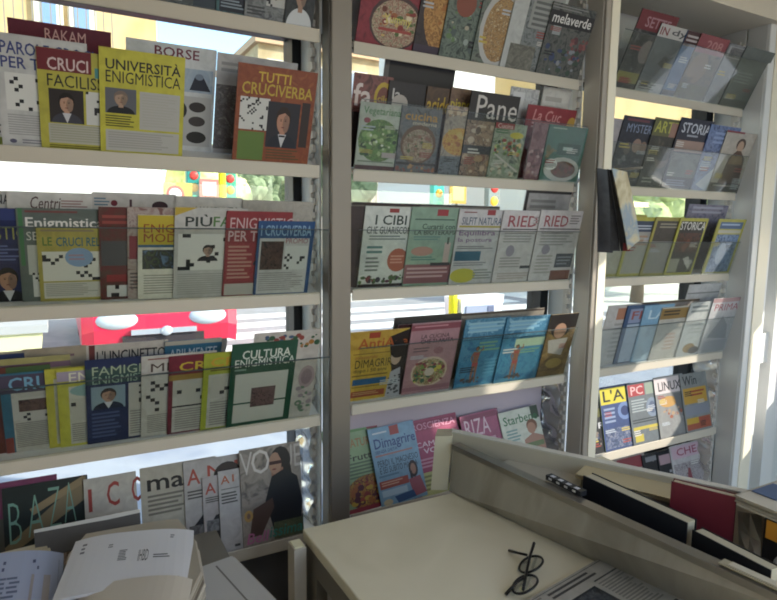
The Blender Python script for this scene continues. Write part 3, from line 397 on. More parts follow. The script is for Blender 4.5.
# behind the counter
M('M4', (0.7438, 0.0216, 0.2079, 0.2828), 'green recipe magazine with fruit at its foot, by the slim post', [B('8aa878'), R(.2, .02, .8, .08, '6a9a58'), R(.8, .0, 1, .08, 'a83848'), T('NATURALI', .36, .16, 1.0, .26, 'b07848', .02), T('Frutta', .36, .34, .9, .42, '4a4a40', .01), L(.36, .44, .98, .64, '6a8060', 5), D(.7, .8, .45, .2, '6a4030', 'c8a028', 'a83830', '5a2a38'), F(.3, .66, 1, .96, ['c8a028', 'a83830', 'b86828', '6a2838', 'c04a30'], 40, 1.1), R(.0, .95, 1, 1, 'b03040')], rot=-2)
M('M4', (1.0041, 0.0167, 0.2758, 0.2650), 'deep pink horoscope magazine with pale capitals behind the tray end', [B('b83a68'), R(.0, .03, 1, .15, 'a82c58'), T('ASTROSCIENZA', .06, .05, .96, .14, 'd88aa8', .01), T('CAMBIA LA', .3, .3, 1, .37, 'e0c0cc', .02), T('VOSTRA', .4, .39, .95, .46, 'e0c0cc', .02), L(.3, .52, .8, .66, 'd08aa0', 3), R(.25, .7, .7, 1, 'b8b870'), L(.3, .74, .65, .96, '8a8a50', 4)], rot=-2)
M('M4', (0.9118, 0.0118, 0.1831, 0.2640), 'light blue diet magazine with woman in pink, leaning in front of the pink one', [B('7aa8c8'), R(.45, .01, .65, .13, 'c04038'), L(.08, .06, .4, .1, 'c8d0d8', 1), T('Dimagrire', .08, .14, .98, .31, '2a4a98', .02), T('SENZA DIETA', .08, .29, .55, .33, '3a5a98'), L(.06, .35, .96, .39, 'b87a70', 1), T('PERDI IL MAGNESIO', .08, .42, .96, .5, '26344a', .025), T('E SEI SUBITO MAGRA', .1, .51, .92, .59, '26344a', .02), L(.06, .61, .6, .66, '5a88a8', 1), R(.04, .68, .66, .78, 'b84a38'), L(.08, .7, .6, .76, 'd8a080', 2), E(.8, .62, .1, .11, '301c1c'), E(.8, .62, .06, .07, 'b08068'), R(.71, .64, .76, .8, '301c1c'), Q([(.66, .74), (.92, .72), (1, .95), (.72, .97)], 'b05868'), R(.06, .8, .6, .88, 'a8c4d8'), Q([(.3, .9), (.72, .88), (.76, .97), (.36, .99)], '2a5a98'), E(.15, .95, .1, .04, 'c8b890')], rot=-3)
M('M4', (1.2910, 0.0069, 0.1786, 0.2556), 'pink magazine with big white capitals peeping over the tray rim', [B('b05078'), R(.0, .02, 1, .1, '9a3a60'), T('RIZA', .08, .08, .72, .32, 'd8b8c4', .0), L(.1, .38, .9, .8, 'd0a0b0', 6)], rot=-3)
M('M4', (1.4656, 0.0020, 0.1978, 0.2426), 'white wellness magazine with green title and bare-shouldered person', [B('c4c8b8'), R(.8, .0, 1, .2, '4a5a48'), T('Starbene', .08, .08, .95, .22, '3a8050', .01), L(.1, .3, .45, .5, '7aa0a0', 4), E(.76, .3, .14, .1, '8a5a40'), E(.74, .34, .11, .09, 'b88468'), Q([(.5, .5), (.75, .42), (1, .5), (1, .9), (.5, .9)], 'b0806a'), R(.52, .56, .98, .64, '6a8050')], rot=-3)

# far bay, top shelf
M('R0', (1.9109, 0.0265, 0.2068, 0.2813), 'grey portrait magazine with red masthead, first behind the high clear panel', [N(0, 0, 1, 1, '4a4a4c', '3a3a3c', '6a6a6a', s=18), R(.0, 0, 1, .24, '8a2c34'), T('SETTE', .2, .07, .85, .2, 'b0808a', .02), E(.45, .5, .3, .25, '2c2a2c'), E(.5, .5, .18, .15, '8a7a74'), R(.0, .78, .7, .92, '9a9040')])
M('R0', (2.0308, 0.0216, 0.1841, 0.2504), 'white-titled grey photo magazine with dark bird-like figure', [B('6a6e74'), R(.0, 0, 1, .18, 'c0bcb8'), T('IN', .05, .04, .3, .15, 'a03038', .03), T('dy', .4, .04, .9, .15, '5a5a60', .03), N(.02, .2, 1, .8, '5a6068', '6a7078', s=10), Q([(.35, .55), (.5, .42), (.62, .46), (.8, .38), (.66, .55), (.55, .62)], '202226'), R(.0, .84, 1, 1, 'a8a8a6'), L(.05, .87, .6, .97, '6a6a6a', 3)])
M('R0', (2.1812, 0.0167, 0.1839, 0.2501), 'bright blue magazine with dark red and white header', [B('2e68a8'), R(.0, 0, 1, .22, '5a3034'), L(.05, .06, .7, .18, 'c0b8b8', 2), R(.0, .9, 1, 1, '3a3a48')])
M('R0', (2.2569, 0.0118, 0.1852, 0.2519), 'brown landscape magazine with rosy pink masthead', [N(0, 0, 1, 1, '5a5040', '7a6a50', '3a3630', s=18), R(.0, 0, 1, .27, 'a85058'), T('208', .3, .07, .85, .21, 'c88a8a', .02), E(.35, .5, .3, .24, '8a6a48'), N(.0, .75, 1, 1, '6a6a30', '5a4a2c', s=40)])
M('R0', (2.4416, 0.0069, 0.1787, 0.2431), 'pale grey architecture magazine beside the greenish last one', [N(0, 0, 1, 1, '8a8c90', '7a7c82', '9a9ca0', s=16), R(.05, .04, .95, .22, 'b0b0b0'), N(.12, .05, .9, .2, '5a5a5c', '8a8a8a', s=50)])
M('R0', (2.5462, 0.0020, 0.2056, 0.2478), 'greenish grey magazine with faint pale lines, last on the high shelf', [B('6e7672'), L(.1, .4, .8, .6, '8e9692', 4), R(.0, .85, 1, 1, '565c58')])
# far bay, second shelf
M('R1', (1.8545, 0.0265, 0.1838, 0.2500), 'white-edged magazine with red corner at the start of the far second shelf', [B('a8a0a4'), R(.3, 0, 1, .2, 'b04850')])
M('R1', (1.9048, 0.0216, 0.1959, 0.2664), 'dark navy magazine with grouped faces and pale blue letters', [N(0, 0, 1, 1, '22283a', '2c3448', '1a1e2c', s=16), L(.1, .03, .9, .1, '7a3a48', 1), T('MYSTERI', .15, .1, .9, .22, '8a98b8', .02), E(.55, .4, .13, .1, 'a08070'), E(.75, .42, .1, .09, '8a6a5a'), E(.3, .45, .1, .09, '6a5a58'), F(.05, .55, .9, .95, ['50586a', '7a7a80', '343a50'], 18)])
M('R1', (2.0731, 0.0167, 0.2027, 0.2756), 'olive magazine with yellow-green capitals and shadowed head', [N(0, 0, 1, 1, '4a4a40', '3a3a38', '5a584a', s=16), R(.0, 0, 1, .25, '6a6a3a'), T('ARTE', .05, .04, .7, .2, 'b8b840', .03), R(.5, .05, .95, .25, 'a87a68'), E(.5, .55, .2, .16, '6a5a48'), E(.5, .5, .22, .1, '2c2824'), L(.1, .85, .5, .95, '9a9a88', 2)])
M('R1', (2.2148, 0.0118, 0.2130, 0.2897), 'navy history magazine with white capitals above a stone relief', [B('1e2440'), T('STORIA', .1, .06, .95, .2, 'c0c4d0', .02), L(.3, .22, .7, .27, 'a0a4b0', 1), R(.05, .3, .95, .46, 'a88a7c'), N(.05, .48, .95, .82, '4a5654', '6a7674', '38423f', s=28), R(.05, .84, .95, .98, '2a3254'), L(.1, .86, .85, .96, '8a92b0', 3)])
M('R1', (2.4048, 0.0069, 0.2060, 0.2801), 'magazine in crinkled blue plastic wrap beside the cream portrait', [N(0, 0, 1, 1, '4a6098', '7a90c0', '3a4a80', s=22, ), Q([(.1, .9), (.9, .4), (1, .55), (.5, 1)], 'b0b8c4'), L(.2, .1, .8, .3, '8aa0d0', 3)])
M('R1', (2.5157, 0.0020, 0.2509, 0.2660), 'cream magazine with painted figure in brown dress, last on its shelf', [B('b0a89c'), R(.0, 0, .5, .03, '9a3040'), E(.5, .2, .13, .1, '4a2c20'), E(.5, .24, .09, .1, 'b8947c'), Q([(.44, .3), (.56, .3), (.72, .42), (.8, .85), (.2, .85), (.28, .42)], '5a3828'), Q([(.36, .38), (.64, .38), (.7, .52), (.3, .52)], '8a6a40'), R(.0, .84, 1, 1, '4a4640'), L(.1, .87, .8, .92, 'a09a90', 1)])
# far bay, third shelf
M('R2', (2.3874, 0.0700, 0.2763, 0.3008), 'wrapped mauve-blue magazine lying high at the back over the yellow-bordered ones', [N(0, 0, 1, 1, '6a6a88', '8a88a0', '5a5a78', s=20), L(.1, .03, .9, .16, 'a0a0b4', 2)])
YB = 'a8a040'
M('R2', (1.8833, 0.0216, 0.1902, 0.2587), 'cream yellow-edged magazine partly hidden by the hanging booklets', [B(YB), R(.06, .05, .95, .95, 'b0ac98')])
M('R2', (1.9871, 0.0167, 0.1839, 0.2501), 'yellow-bordered magazine with slate header and pale lower half', [B('b8b038'), R(.08, .06, .93, .95, 'a8a498'), R(.08, .06, .93, .24, '3a4a68'), L(.2, .13, .7, .22, 'b8c0cc', 2), L(.15, .3, .85, .5, 'b08a70', 3)])
M('R2', (2.1197, 0.0118, 0.1866, 0.2538), 'yellow-bordered magazine with brown header and plain grey lower half', [B('a89a40'), R(.08, .06, .93, .95, '9a9690'), N(.08, .06, .93, .4, '4a4238', '5a5048', s=20), L(.2, .1, .85, .2, 'a09880', 2)])
M('R2', (2.2657, 0.0069, 0.1864, 0.2535), 'yellow-bordered dark magazine with white capitals and reddish artwork', [B('b8b038'), R(.07, .05, .94, .95, '38342c'), T('STORICA', .08, .06, .96, .2, 'd0ccc4', .03), N(.1, .25, .9, .6, '3a2e24', '6a3a2a', '2a2620', s=22), Q([(.3, .5), (.5, .35), (.62, .42), (.45, .6)], '8a4a30'), Q([(.5, .7), (.7, .66), (.85, .84), (.8, .9)], 'b0aca0'), R(.07, .7, .4, .94, '9a9884')])
M('R2', (2.5180, 0.0020, 0.1993, 0.2548), 'yellow-bordered magazine with snowy blue landscape, last on its shelf', [B('b0aa3c'), R(.1, .05, .92, .17, '4a6a98'), L(.15, .08, .88, .14, 'a0b4d0', 1), N(.1, .27, .92, .96, '3a5a90', '8aa4c8', '2a4878', s=26), R(.1, .19, .92, .25, 'b8b4a0'), E(.45, .62, .16, .2, 'a8b8d0')])
# far bay, fourth shelf
M('R3', (2.1378, 0.0700, 0.4019, 0.2483), 'curled brownish page tops behind the hazy clear panel', [B('b0a498'), R(0, 0, 1, .04, '7a6a58')])
M('R3', (2.4463, 0.0750, 0.2318, 0.3149), 'thick white catalogue standing high at the end of the hazy shelf', [B('b8b8b8'), R(.0, .12, 1, .14, '8a8a8c')])
M('R3', (1.8999, 0.0265, 0.1942, 0.2641), 'white magazine with orange corner at the start of the hazy shelf', [B('b8b4b0'), R(.3, .05, .9, .24, 'b87858'), L(.3, .3, .9, .9, 'a09c98', 8)])
M('R3', (2.0060, 0.0216, 0.1911, 0.2599), 'navy-edged magazine with reddish lettering on pale blue', [B('3a5a88'), R(.12, .06, .95, .3, '8a98b8'), T('FIT', .2, .1, .85, .24, 'b05048', .02), R(.12, .32, .95, .98, 'a8b8c8')])
M('R3', (2.1039, 0.0167, 0.1883, 0.2562), 'light blue magazine with white letters on the hazy shelf', [B('78a8c8'), T('LA', .2, .08, .8, .24, 'b8d0dc', .02), R(.05, .34, .95, .98, 'a8c0cc')])
M('R3', (2.2119, 0.0118, 0.1786, 0.2429), 'cream magazine with gold header and dark bars on the hazy shelf', [B('b8b4a8'), R(.0, .02, 1, .22, '9a7838'), L(.1, .06, .85, .18, '3a2c20', 2), L(.4, .5, .8, .85, 'b89888', 5)])
M('R3', (2.3853, 0.0069, 0.1895, 0.2577), 'grey-white magazine with golden sphere low on its cover', [B('b0b4b0'), L(.1, .06, .9, .22, '7a8484', 2), E(.4, .85, .22, .09, '9a7838'), E(.6, .9, .2, .07, '3a3430'), L(.2, .35, .8, .6, 'a0a4a0', 4)])
M('R3', (2.5336, 0.0020, 0.2099, 0.2704), 'white magazine with rose-red title and grey mountain, last on the hazy shelf', [B('b4b4b4'), T('PRIMA', .12, .1, .95, .22, 'b04858', .02), R(.0, 0, 1, .07, 'b08a8c'), Q([(.15, .7), (.5, .32), (.75, .5), (.85, .75)], '8a8c94'), R(.1, .76, .9, .97, '9a9ca4')])
# far bay, fifth shelf
M('R4', (1.9003, 0.0216, 0.1703, 0.2316), 'dark technical magazine with white letters partly behind the wide post', [B('24262a'), R(.2, .2, 1, .35, '6a6a30'), T('RG', .4, .45, .9, .56, 'c0c0c4', .02), F(.2, .6, 1, .95, ['6a4a40', '8a7a70', '3a4a70'], 14)])
M('R4', (1.9896, 0.0167, 0.1996, 0.2714), 'blue technical magazine with bold yellow title block', [B('3a5088'), R(.02, .03, .8, .28, 'c8b828'), T("L'A", .1, .06, .75, .24, '2a2a20', .03), R(.8, .03, 1, .2, '3a5a38'), E(.72, .42, .22, .14, '6a84b8'), E(.72, .42, .13, .08, '2e4078'), L(.08, .34, .5, .6, '8898b8', 4), N(.05, .66, .95, .97, '3a4a70', '5a6a90', '8a8a98', s=40)], spine='8a9a30')
M('R4', (2.1574, 0.0118, 0.1980, 0.2692), 'grey computer magazine with red and pale green header', [B('6a7278'), R(.02, .03, .55, .22, 'b83840'), T('PC', .1, .06, .5, .2, 'd0a8a8', .03), R(.58, .03, .98, .22, '8a9a88'), L(.08, .28, .6, .5, '9aa4a8', 5), E(.75, .44, .2, .16, '7a8aa0'), E(.75, .44, .12, .1, '5a6a88'), L(.05, .6, .95, .68, '3a4248', 2), R(.05, .72, .95, .77, 'b8a838'), R(.08, .84, .35, .96, 'b8a838')])
M('R4', (2.3292, 0.0069, 0.2034, 0.2767), 'grey computer magazine with white title block and painted rainbow glare', [B('8a8c8a'), R(.0, .02, .95, .28, 'c8bcbc'), T('LINUX', .12, .09, .9, .24, '24242c', .03), E(.4, .42, .3, .09, 'c09048'), Q([(.6, .3), (.95, .3), (1, .8), (.7, .6)], '6a6e70'), F(.1, .5, .9, .72, ['a85a40', 'b09070', '8a8a88'], 10)])  # glare drawn into the cover as flat coloured shapes
M('R4', (2.5047, 0.0020, 0.1941, 0.2714), 'grey computer magazine with yellow-orange block beside the crumpled plastic', [B('8a8e8c'), T('Win', .08, .04, .6, .2, '2c3238', .02), R(.05, .25, .92, .52, 'c89830'), L(.3, .3, .85, .42, 'b04030', 2), R(.05, .55, .95, .72, '8a909c'), R(.05, .76, .95, .96, 'b85a40'), R(.05, .76, .5, .86, 'c8a030')])
# far bay, lowest shelf
M('R5', (2.1323, 0.0167, 0.2061, 0.2933), 'red and cream magazine top showing above the tray rim', [B('a89a90'), R(.1, .02, .9, .2, 'a84048'), L(.1, .3, .9, .9, '8a7a70', 8)])
M('R5', (2.3116, 0.0118, 0.2065, 0.2809), 'near-black magazine with white specks, first of the dark pair low down', [B('22222a'), R(.1, .04, .5, .12, '8a8a90'), F(.1, .1, .9, .9, ['8a7a78', '5a4a50'], 12)])
M('R5', (2.4094, 0.0069, 0.2013, 0.2738), 'near-black magazine with pinkish picture, second of the dark pair low down', [B('24242c'), R(.05, .04, .5, .2, 'b09098'), F(.1, .25, .9, .9, ['9a9aa0', '6a5a60'], 12)])
M('R5', (2.4959, 0.0020, 0.2264, 0.2923), 'white magazine with pink title and spiky grey picture, lowest far shelf', [B('b8b4b4'), R(.04, .02, .96, .22, 'c8a8b4'), T('CHE', .2, .06, .85, .18, 'b04a68', .01), N(.05, .3, .95, .95, '8a8488', 'b0a8aa', '6a5a60', s=40), Q([(.3, .9), (.48, .4), (.55, .4), (.62, .9)], '9a4850')])
# ---------------------------------------------------------------- the kiosk shell
YF = 1.85                                   # plane of the window glass
cream = mat('aea698', .5); white = mat('c0beba', .5); steel = mat('a09c94', .38, .55)
greymetal = noise_mat(['8e887e', '9c968c', '827c72'], 7, 4, .4, .25, (1, 1, .4))
mb = MB(); mb.box(-1.6, 3.4, -1.2, 1.9, -.12, 0, noise_mat(['6a665e', '7a766c', '5c5850'], 9, 4, .7)); struct(mb.build('floor'))
mb = MB(); mb.box(-1.6, 3.5, -1.2, 1.9, 2.76, 2.86, mat('d0ccc4', .7)); struct(mb.build('ceiling'))
mb = MB(); mb.box(-1.6, 3.4, YF - .02, YF + .06, 2.2, 2.76, mat('b4b8bc', .6)); struct(mb.build('wall_street_header'))
mb = MB(); mb.box(-1.6, 3.4, 1.56, 1.83, 2.485, 2.76, mat('c8bfae', .55)); struct(mb.build('trim_lintel'))
mb = MB(); mb.box(-1.6, 3.4, YF - .02, YF + .06, 0, .52, mat('8a8680', .6)); struct(mb.build('wall_street_parapet'))
mb = MB()                                   # unseen side wall, openings shaped to let in sun patches and fill light
WX0, WX1 = 3.4, 3.46
wm = mat('ccc8c0', .6)
OP = [(.70, 1.11, 1.38, 1.98), (1.16, 1.46, .95, 1.60), (.30, .62, 2.40, 2.66), (-.72, .08, 1.0, 1.55)]   # y0,y1,z0,z1
ys = sorted({-1.2, 1.9} | {o[0] for o in OP} | {o[1] for o in OP})
for a, b in zip(ys, ys[1:]):
    z = 0
    for o in sorted([o for o in OP if o[0] <= a and o[1] >= b], key=lambda o: o[2]):
        mb.box(WX0, WX1, a, b, z, o[2], wm); z = o[3]
    mb.box(WX0, WX1, a, b, z, 2.76, wm)
struct(mb.build('wall_right'))
mb = MB(); mb.box(-1.6, -1.54, -.9, 1.9, 0, 2.76, wm); struct(mb.build('wall_left'))
mb = MB(); mb.box(-1.6, .35, -.96, -.9, 0, 2.76, wm); struct(mb.build('wall_light_blocker'))  # unseen wall added to keep light off the left bay
glass = clear_mat('window_glass', 'f4f8f6', .03, .0, edge=.4)
black = mat('14161a', .45)
MULL = [(-.62, -.585), (.652, .692), (1.70, 1.742), (2.68, 2.73)]
edges = [-1.54] + [v for m in MULL for v in m] + [3.4]
for i in range(0, len(edges), 2):
    a, b = edges[i], edges[i + 1]
    fr = MB(); w_ = .012
    fr.box(a, b, YF, YF + .04, .52, .55, black); fr.box(a, b, YF, YF + .04, 2.17, 2.2, black)
    f = struct(fr.build('window_%d' % (i // 2 + 1)))
    g = MB(); g.box(a, b, YF + .018, YF + .022, .55, 2.17, glass); g.build('pane', f)
for k, (a, b) in enumerate(MULL):
    m = MB(); m.box(a, b, YF - .03, YF + .05, .52, 2.2, black); struct(m.build('trim_mullion_%d' % (k + 1)))

# ---------------------------------------------------------------- shelves
clear = clear_mat('clear_acrylic', 'f6f8f6', .012, .04, edge=.2)
hazy = clear_mat('hazy_acrylic', 'f8fafa', .02, .08, .03, 'd8dcdc', edge=.22)
BAYS = {'L': (-1.1, .664), 'M': (.79, 1.705), 'R': (1.83, 2.715)}
PANEL = {'L2': (.195, clear), 'L3': (.205, clear), 'M1': (.205, clear), 'M2': (.19, clear), 'M3': (.20, clear), 'R0': (.20, clear), 'R1': (.165, clear), 'R2': (.15, clear), 'R3': (.175, hazy)}
SHELF_WORDS = {'L': 'beside the slim post', 'M': 'between the two posts', 'R': 'in the far sunlit bay'}
LEVEL = ['top', 'second', 'third', 'fourth', 'fifth', 'lowest']
for row, (Y, Z, tilt) in ROWS.items():
    x0, x1 = BAYS[row[0]]; k = int(row[1])
    o = empty('magazine_shelf', ((x0 + x1) / 2, Y, Z))
    tag(o, 'white metal magazine shelf %s, %s from above' % (SHELF_WORDS[row[0]], LEVEL[k]), 'shelf', 'white shelves of the magazine rack')
    hw = (x1 - x0) / 2
    b = MB(); b.box(-hw, hw, .004, YF - .04 - Y, -.010, 0, white); b.build('shelf_board', o, (0, 0, 0), (math.radians(tilt), 0, 0))
    b = MB(); b.box(-hw, hw, -.006, -.001, -.031, .006, cream, .002); b.build('front_rail', o)
    if row in PANEL:
        h, m = PANEL[row]
        p = MB(); p.box(-hw, hw, -.0025, 0, 0, h, m); pp = p.build('clear_panel', o, (0, -.0065, .002), (math.radians(tilt), 0, 0))
        p = MB(); p.box(-hw, hw, -.003, .0005, h, h + .002, mat('3c4448', .3)); p.build('panel_edge', pp)
b = MB(); b.box(.80, 1.70, YF - .06, YF - .04, .67, .99, mat('a89ca4', .6))
tag(b.build('back_board'), 'mauve-grey board behind the magazines on the lowest middle shelf', 'board')
b = MB(); b.box(-1.1, .664, 1.68, 1.72, .0, .635, mat('4c4c4e', .6)); c_ = b
tag(b.build('base_cabinet'), 'dark grey base panel under the lowest shelf beside the counter', 'cabinet')

# ---------------------------------------------------------------- posts and slotted side panels
def post(x0, x1, y0, y1, label, m, strip=None, side='6a6660'):
    o = empty('rack_post', ((x0 + x1) / 2, (y0 + y1) / 2, 0)); tag(o, label, 'post', 'metal posts of the magazine rack')
    hx, hy = (x1 - x0) / 2, (y1 - y0) / 2
    b = MB(); b.box(-hx, hx, -hy, hy, 0, 2.76, m, .004); b.build('column', o)
    b = MB(); b.box(-hx - .003, -hx + .004, -hy + .012, hy - .004, .02, 2.74, mat(side, .5)); b.build('side_tone', o)  # side given its own tone to adjust how shaded it looks
    if strip:
        b = MB(); b.box(strip[0], strip[1], -hy - .004, -hy + .002, 0, 2.76, mat('d8d0bc', .45)); b.build('pale_facing', o)
    return o
post(.688, .752, 1.60, 1.665, 'slim grey metal post between the puzzle and cookery magazines', noise_mat(['6e675e', '7a7268'], 5, 2, .45, .15, (1, 1, .2)))
post(1.748, 1.812, 1.60, 1.69, 'wide grey metal post with pale facing, hanging booklets in front', noise_mat(['948c82', 'a0988e'], 5, 2, .45, .2, (1, 1, .2)), (-.008, .032), 'b4aea4')
post(2.735, 2.86, 1.59, 1.69, 'white post at the sunlit end of the rack', mat('c8c8c6', .45), (-.02, .06), 'c0c0be')
b = MB(); b.box(2.87, 3.4, 1.72, 1.80, 0, 2.5, mat('c8cac8', .5)); b.box(2.87, 2.93, 1.62, 1.72, 0, 2.5, mat('d0d0ce', .5)); b.box(3.06, 3.16, 1.64, 1.72, 0, 2.5, mat('d0d0ce', .5)); b.box(2.93, 3.06, 1.66, 1.72, .95, 1.1, mat('d0d0ce', .5))
struct(b.build('trim_end'))
def side_panel(x, label):
    """sheet with a toothed front strip: slots cut into one connected strip"""
    o = empty('slotted_panel', (x, 1.76, 0)); tag(o, label, 'rack panel', 'slotted white side panels of the rack')
    b = MB(); b.box(-.003, .003, -.068 if x > 1 else -.093, .055, 0, 2.485, white); b.build('panel_sheet', o)
    b = MB(); vs = []; fs = []; z = .02; prof = []
    while z < 2.42: prof += [(-.066, z), (-.066, z + .020), (-.050, z + .022), (-.050, z + .037)]; z += .039
    for xx in (-.014, -.0035):
        for y, zz in prof: vs += [(xx, y, zz), (xx, -.036, zz)]
    n = len(prof)
    for i in range(n - 1):
        a = 2 * i; c = 2 * n + a
        fs += [(a, a + 1, a + 3, a + 2), (c, c + 2, c + 3, c + 1), (a, a + 2, c + 2, c), (a + 1, c + 1, c + 3, a + 3)]
    b.mesh(vs, fs, mat('b8b2aa', .5)); b.build('slot_strip', o)
side_panel(.682, 'white slotted side panel behind the slim post')
side_panel(1.742, 'white slotted side panel behind the wide post')
side_panel(2.728, 'white slotted side panel at the sunlit end of the rack')
# crumpled clear plastic at the shelf ends
film = clear_mat('crumpled_film', 'e8eaea', .10, .12, .42, 'c8c4c0', edge=.5)
film2 = clear_mat('crumpled_film_bright', 'eeeeee', .10, .15, .6, 'd4ccc4', edge=.5)
def crumple(x, y0, y1, z0, z1, m, label, amp=.012):
    n, k = 10, int((z1 - z0) / .012); b = MB(); vs = []; fs = []
    ph = [rnd.uniform(0, 6) for _ in range(6)]
    for j in range(k + 1):
        for i in range(n + 1):
            u, v = i / n, j / k; z = z0 + (z1 - z0) * v
            d = math.sin(z * 95 + ph[0] + 2.5 * u + math.sin(z * 31 + u * 3)) * .5 + math.sin(z * 51 - u * 5 + ph[1]) * .5 + rnd.uniform(-.25, .25)
            vs.append((x - .016 + amp * d, y0 + (y1 - y0) * u + .004 * math.sin(z * 60 + ph[2]), z))
    for j in range(k):
        for i in range(n): a = j * (n + 1) + i; fs.append((a, a + 1, a + n + 2, a + n + 1))
    b.mesh(vs, fs, m, True); o = b.build('plastic_film'); tag(o, label, 'plastic film', None); return o
crumple(.672, 1.69, 1.815, .66, 1.02, film, 'crumpled clear plastic film hanging behind the slim post')
crumple(1.730, 1.70, 1.82, .64, 1.02, film, 'crumpled greyish plastic film between the diet magazines and wide post')
crumple(2.722, 1.69, 1.82, .32, 1.06, film2, 'crumpled white plastic film in the sun beside the white post')

# ---------------------------------------------------------------- booklets hanging on the wide post
def sheet(name, corners, t, m, parent=None, bend=(0, 0, 0), n=8):
    """a slab with its own thickness between four corners (top-left, top-right, bottom-right, bottom-left), bowed by bend"""
    tl, tr, br, bl = [Vector(c) for c in corners]; nrm = (tr - tl).cross(bl - tl).normalized() * t
    bend = Vector(bend); b = MB(); vs = []; fs = []
    for s in (0, 1):
        for j in range(n + 1):
            v = j / n
            for i in range(3):
                u = i / 2
                vs.append(tl.lerp(tr, u).lerp(bl.lerp(br, u), v) + bend * math.sin(PI * v) + nrm * s)
    N_ = (n + 1) * 3
    for j in range(n):
        for i in range(2):
            a = j * 3 + i; fs.append((a, a + 1, a + 4, a + 3)); fs.append((N_ + a, N_ + a + 3, N_ + a + 4, N_ + a + 1))
        for i in (0, 2):
            a = j * 3 + i; fs.append((a, a + 3, N_ + a + 3, N_ + a))
    for j in (0, n):
        for i in range(2):
            a = j * 3 + i; fs.append((a, a + 1, N_ + a + 1, N_ + a))
    b.mesh(vs, fs, m); return b.build(name, parent)
dark = noise_mat(['1c1c20', '2a2a2e', '141418'], 20)
o = sheet('hanging_booklet', [(1.6545, 1.5200, 1.8086), (1.6966, 1.5000, 1.8025), (1.7357, 1.5000, 1.5136), (1.6821, 1.5200, 1.5168)], .006, dark, bend=(-.004, -.006, 0)); tag(o, 'black booklet hanging flat against the wide post', 'booklet', 'booklets hanging on the wide post')
o = sheet('hanging_booklet', [(1.6479, 1.4700, 1.8010), (1.6562, 1.4600, 1.7974), (1.7121, 1.4500, 1.5230), (1.6854, 1.4700, 1.5224)], .006, dark, bend=(0, -.006, 0)); tag(o, 'slim black booklet hanging between two others on the wide post', 'booklet', 'booklets hanging on the wide post')
o = sheet('hanging_booklet', [(1.6240, 1.4400, 1.7942), (1.6364, 1.4300, 1.7941), (1.7165, 1.4200, 1.5243), (1.7053, 1.4400, 1.5235)], .006, dark, bend=(-.004, -.006, 0)); tag(o, 'black booklet with red lower tip, curving away from the wide post', 'booklet', 'booklets hanging on the wide post')
b = MB(); tip = [(1.6997, 1.4360, 1.5512), (1.7022, 1.4160, 1.5518), (1.7068, 1.4120, 1.5247), (1.7006, 1.4360, 1.5237)]
sheet('red_tip', [Vector(c) + Vector((-.0, -.008, 0)) for c in tip], .002, mat('7a2024'), None, n=2); red = bpy.data.objects['red_tip']; red.parent = o
o = sheet('hanging_booklet', [(1.6150, 1.4200, 1.7987), (1.6641, 1.4000, 1.7869), (1.7239, 1.3800, 1.5630), (1.6920, 1.4000, 1.5287)], .006, noise_mat(['a89878', 'c4b898', '8a98a4', 'b8a888'], 20, 4, .5, 0, (1, 1, .5), dist=1), bend=(-.01, -.012, 0)); tag(o, 'coloured comic booklet fanning out beside the black hanging ones', 'booklet', 'booklets hanging on the wide post')
b = MB(); b.tube([(1.60, 1.60, 1.80), (1.60, 1.50, 1.80), (1.60, 1.40, 1.80)], .004, steel)
hk = b.build('hook_rail'); hk.location = Vector((.135, 0, .005)); tag(hk, 'thin metal hook rail on the wide post holding the hanging booklets', 'hook')

# ---------------------------------------------------------------- counter
ctop = noise_mat(['ccc4aa', 'd2cab2', 'c6bea4'], 3, 3, .5)
o = empty('counter', (.8, .9, 0)); tag(o, 'cream topped counter with grey side and dark recessed door', 'counter')
def rel(b, name, parent): 
    ob = b.build(name, parent, -parent.location); return ob
b = MB(); b.box(.497, 1.55, -.2, 1.335, .822, .85, ctop, .003); rel(b, 'worktop', o)
sg = mat('6e6a62', .55)
b = MB(); b.box(.50, .53, 1.25, 1.32, 0, .822, sg); b.box(.50, .53, -.19, .3, 0, .822, sg); b.box(.50, .53, .3, 1.25, .765, .822, sg); b.box(.50, .53, .3, 1.25, 0, .08, sg); rel(b, 'side_frame', o)
b = MB(); b.box(.53, .545, .3, 1.25, .08, .765, mat('3a3c3c', .6)); d_ = rel(b, 'door', o)
b = MB(); b.box(.515, .53, 1.19, 1.22, .10, .74, mat('7a7870', .45)); b.box(.515, .53, .33, 1.19, .71, .74, mat('5a5852', .5)); ob = b.build('door_frame', d_)
ob.parent = d_
b = MB(); b.box(.53, 1.54, 1.30, 1.32, 0, .822, sg); rel(b, 'back_panel', o)
b = MB(); b.box(.452, .482, 1.27, 1.315, 0, .838, cream); b.box(.455, .479, 1.275, 1.31, .838, .841, mat('c8c2a4', .5)); p_ = b.build('side_post')
tag(p_, 'short cream-topped grey post against the corner of the counter', 'post')

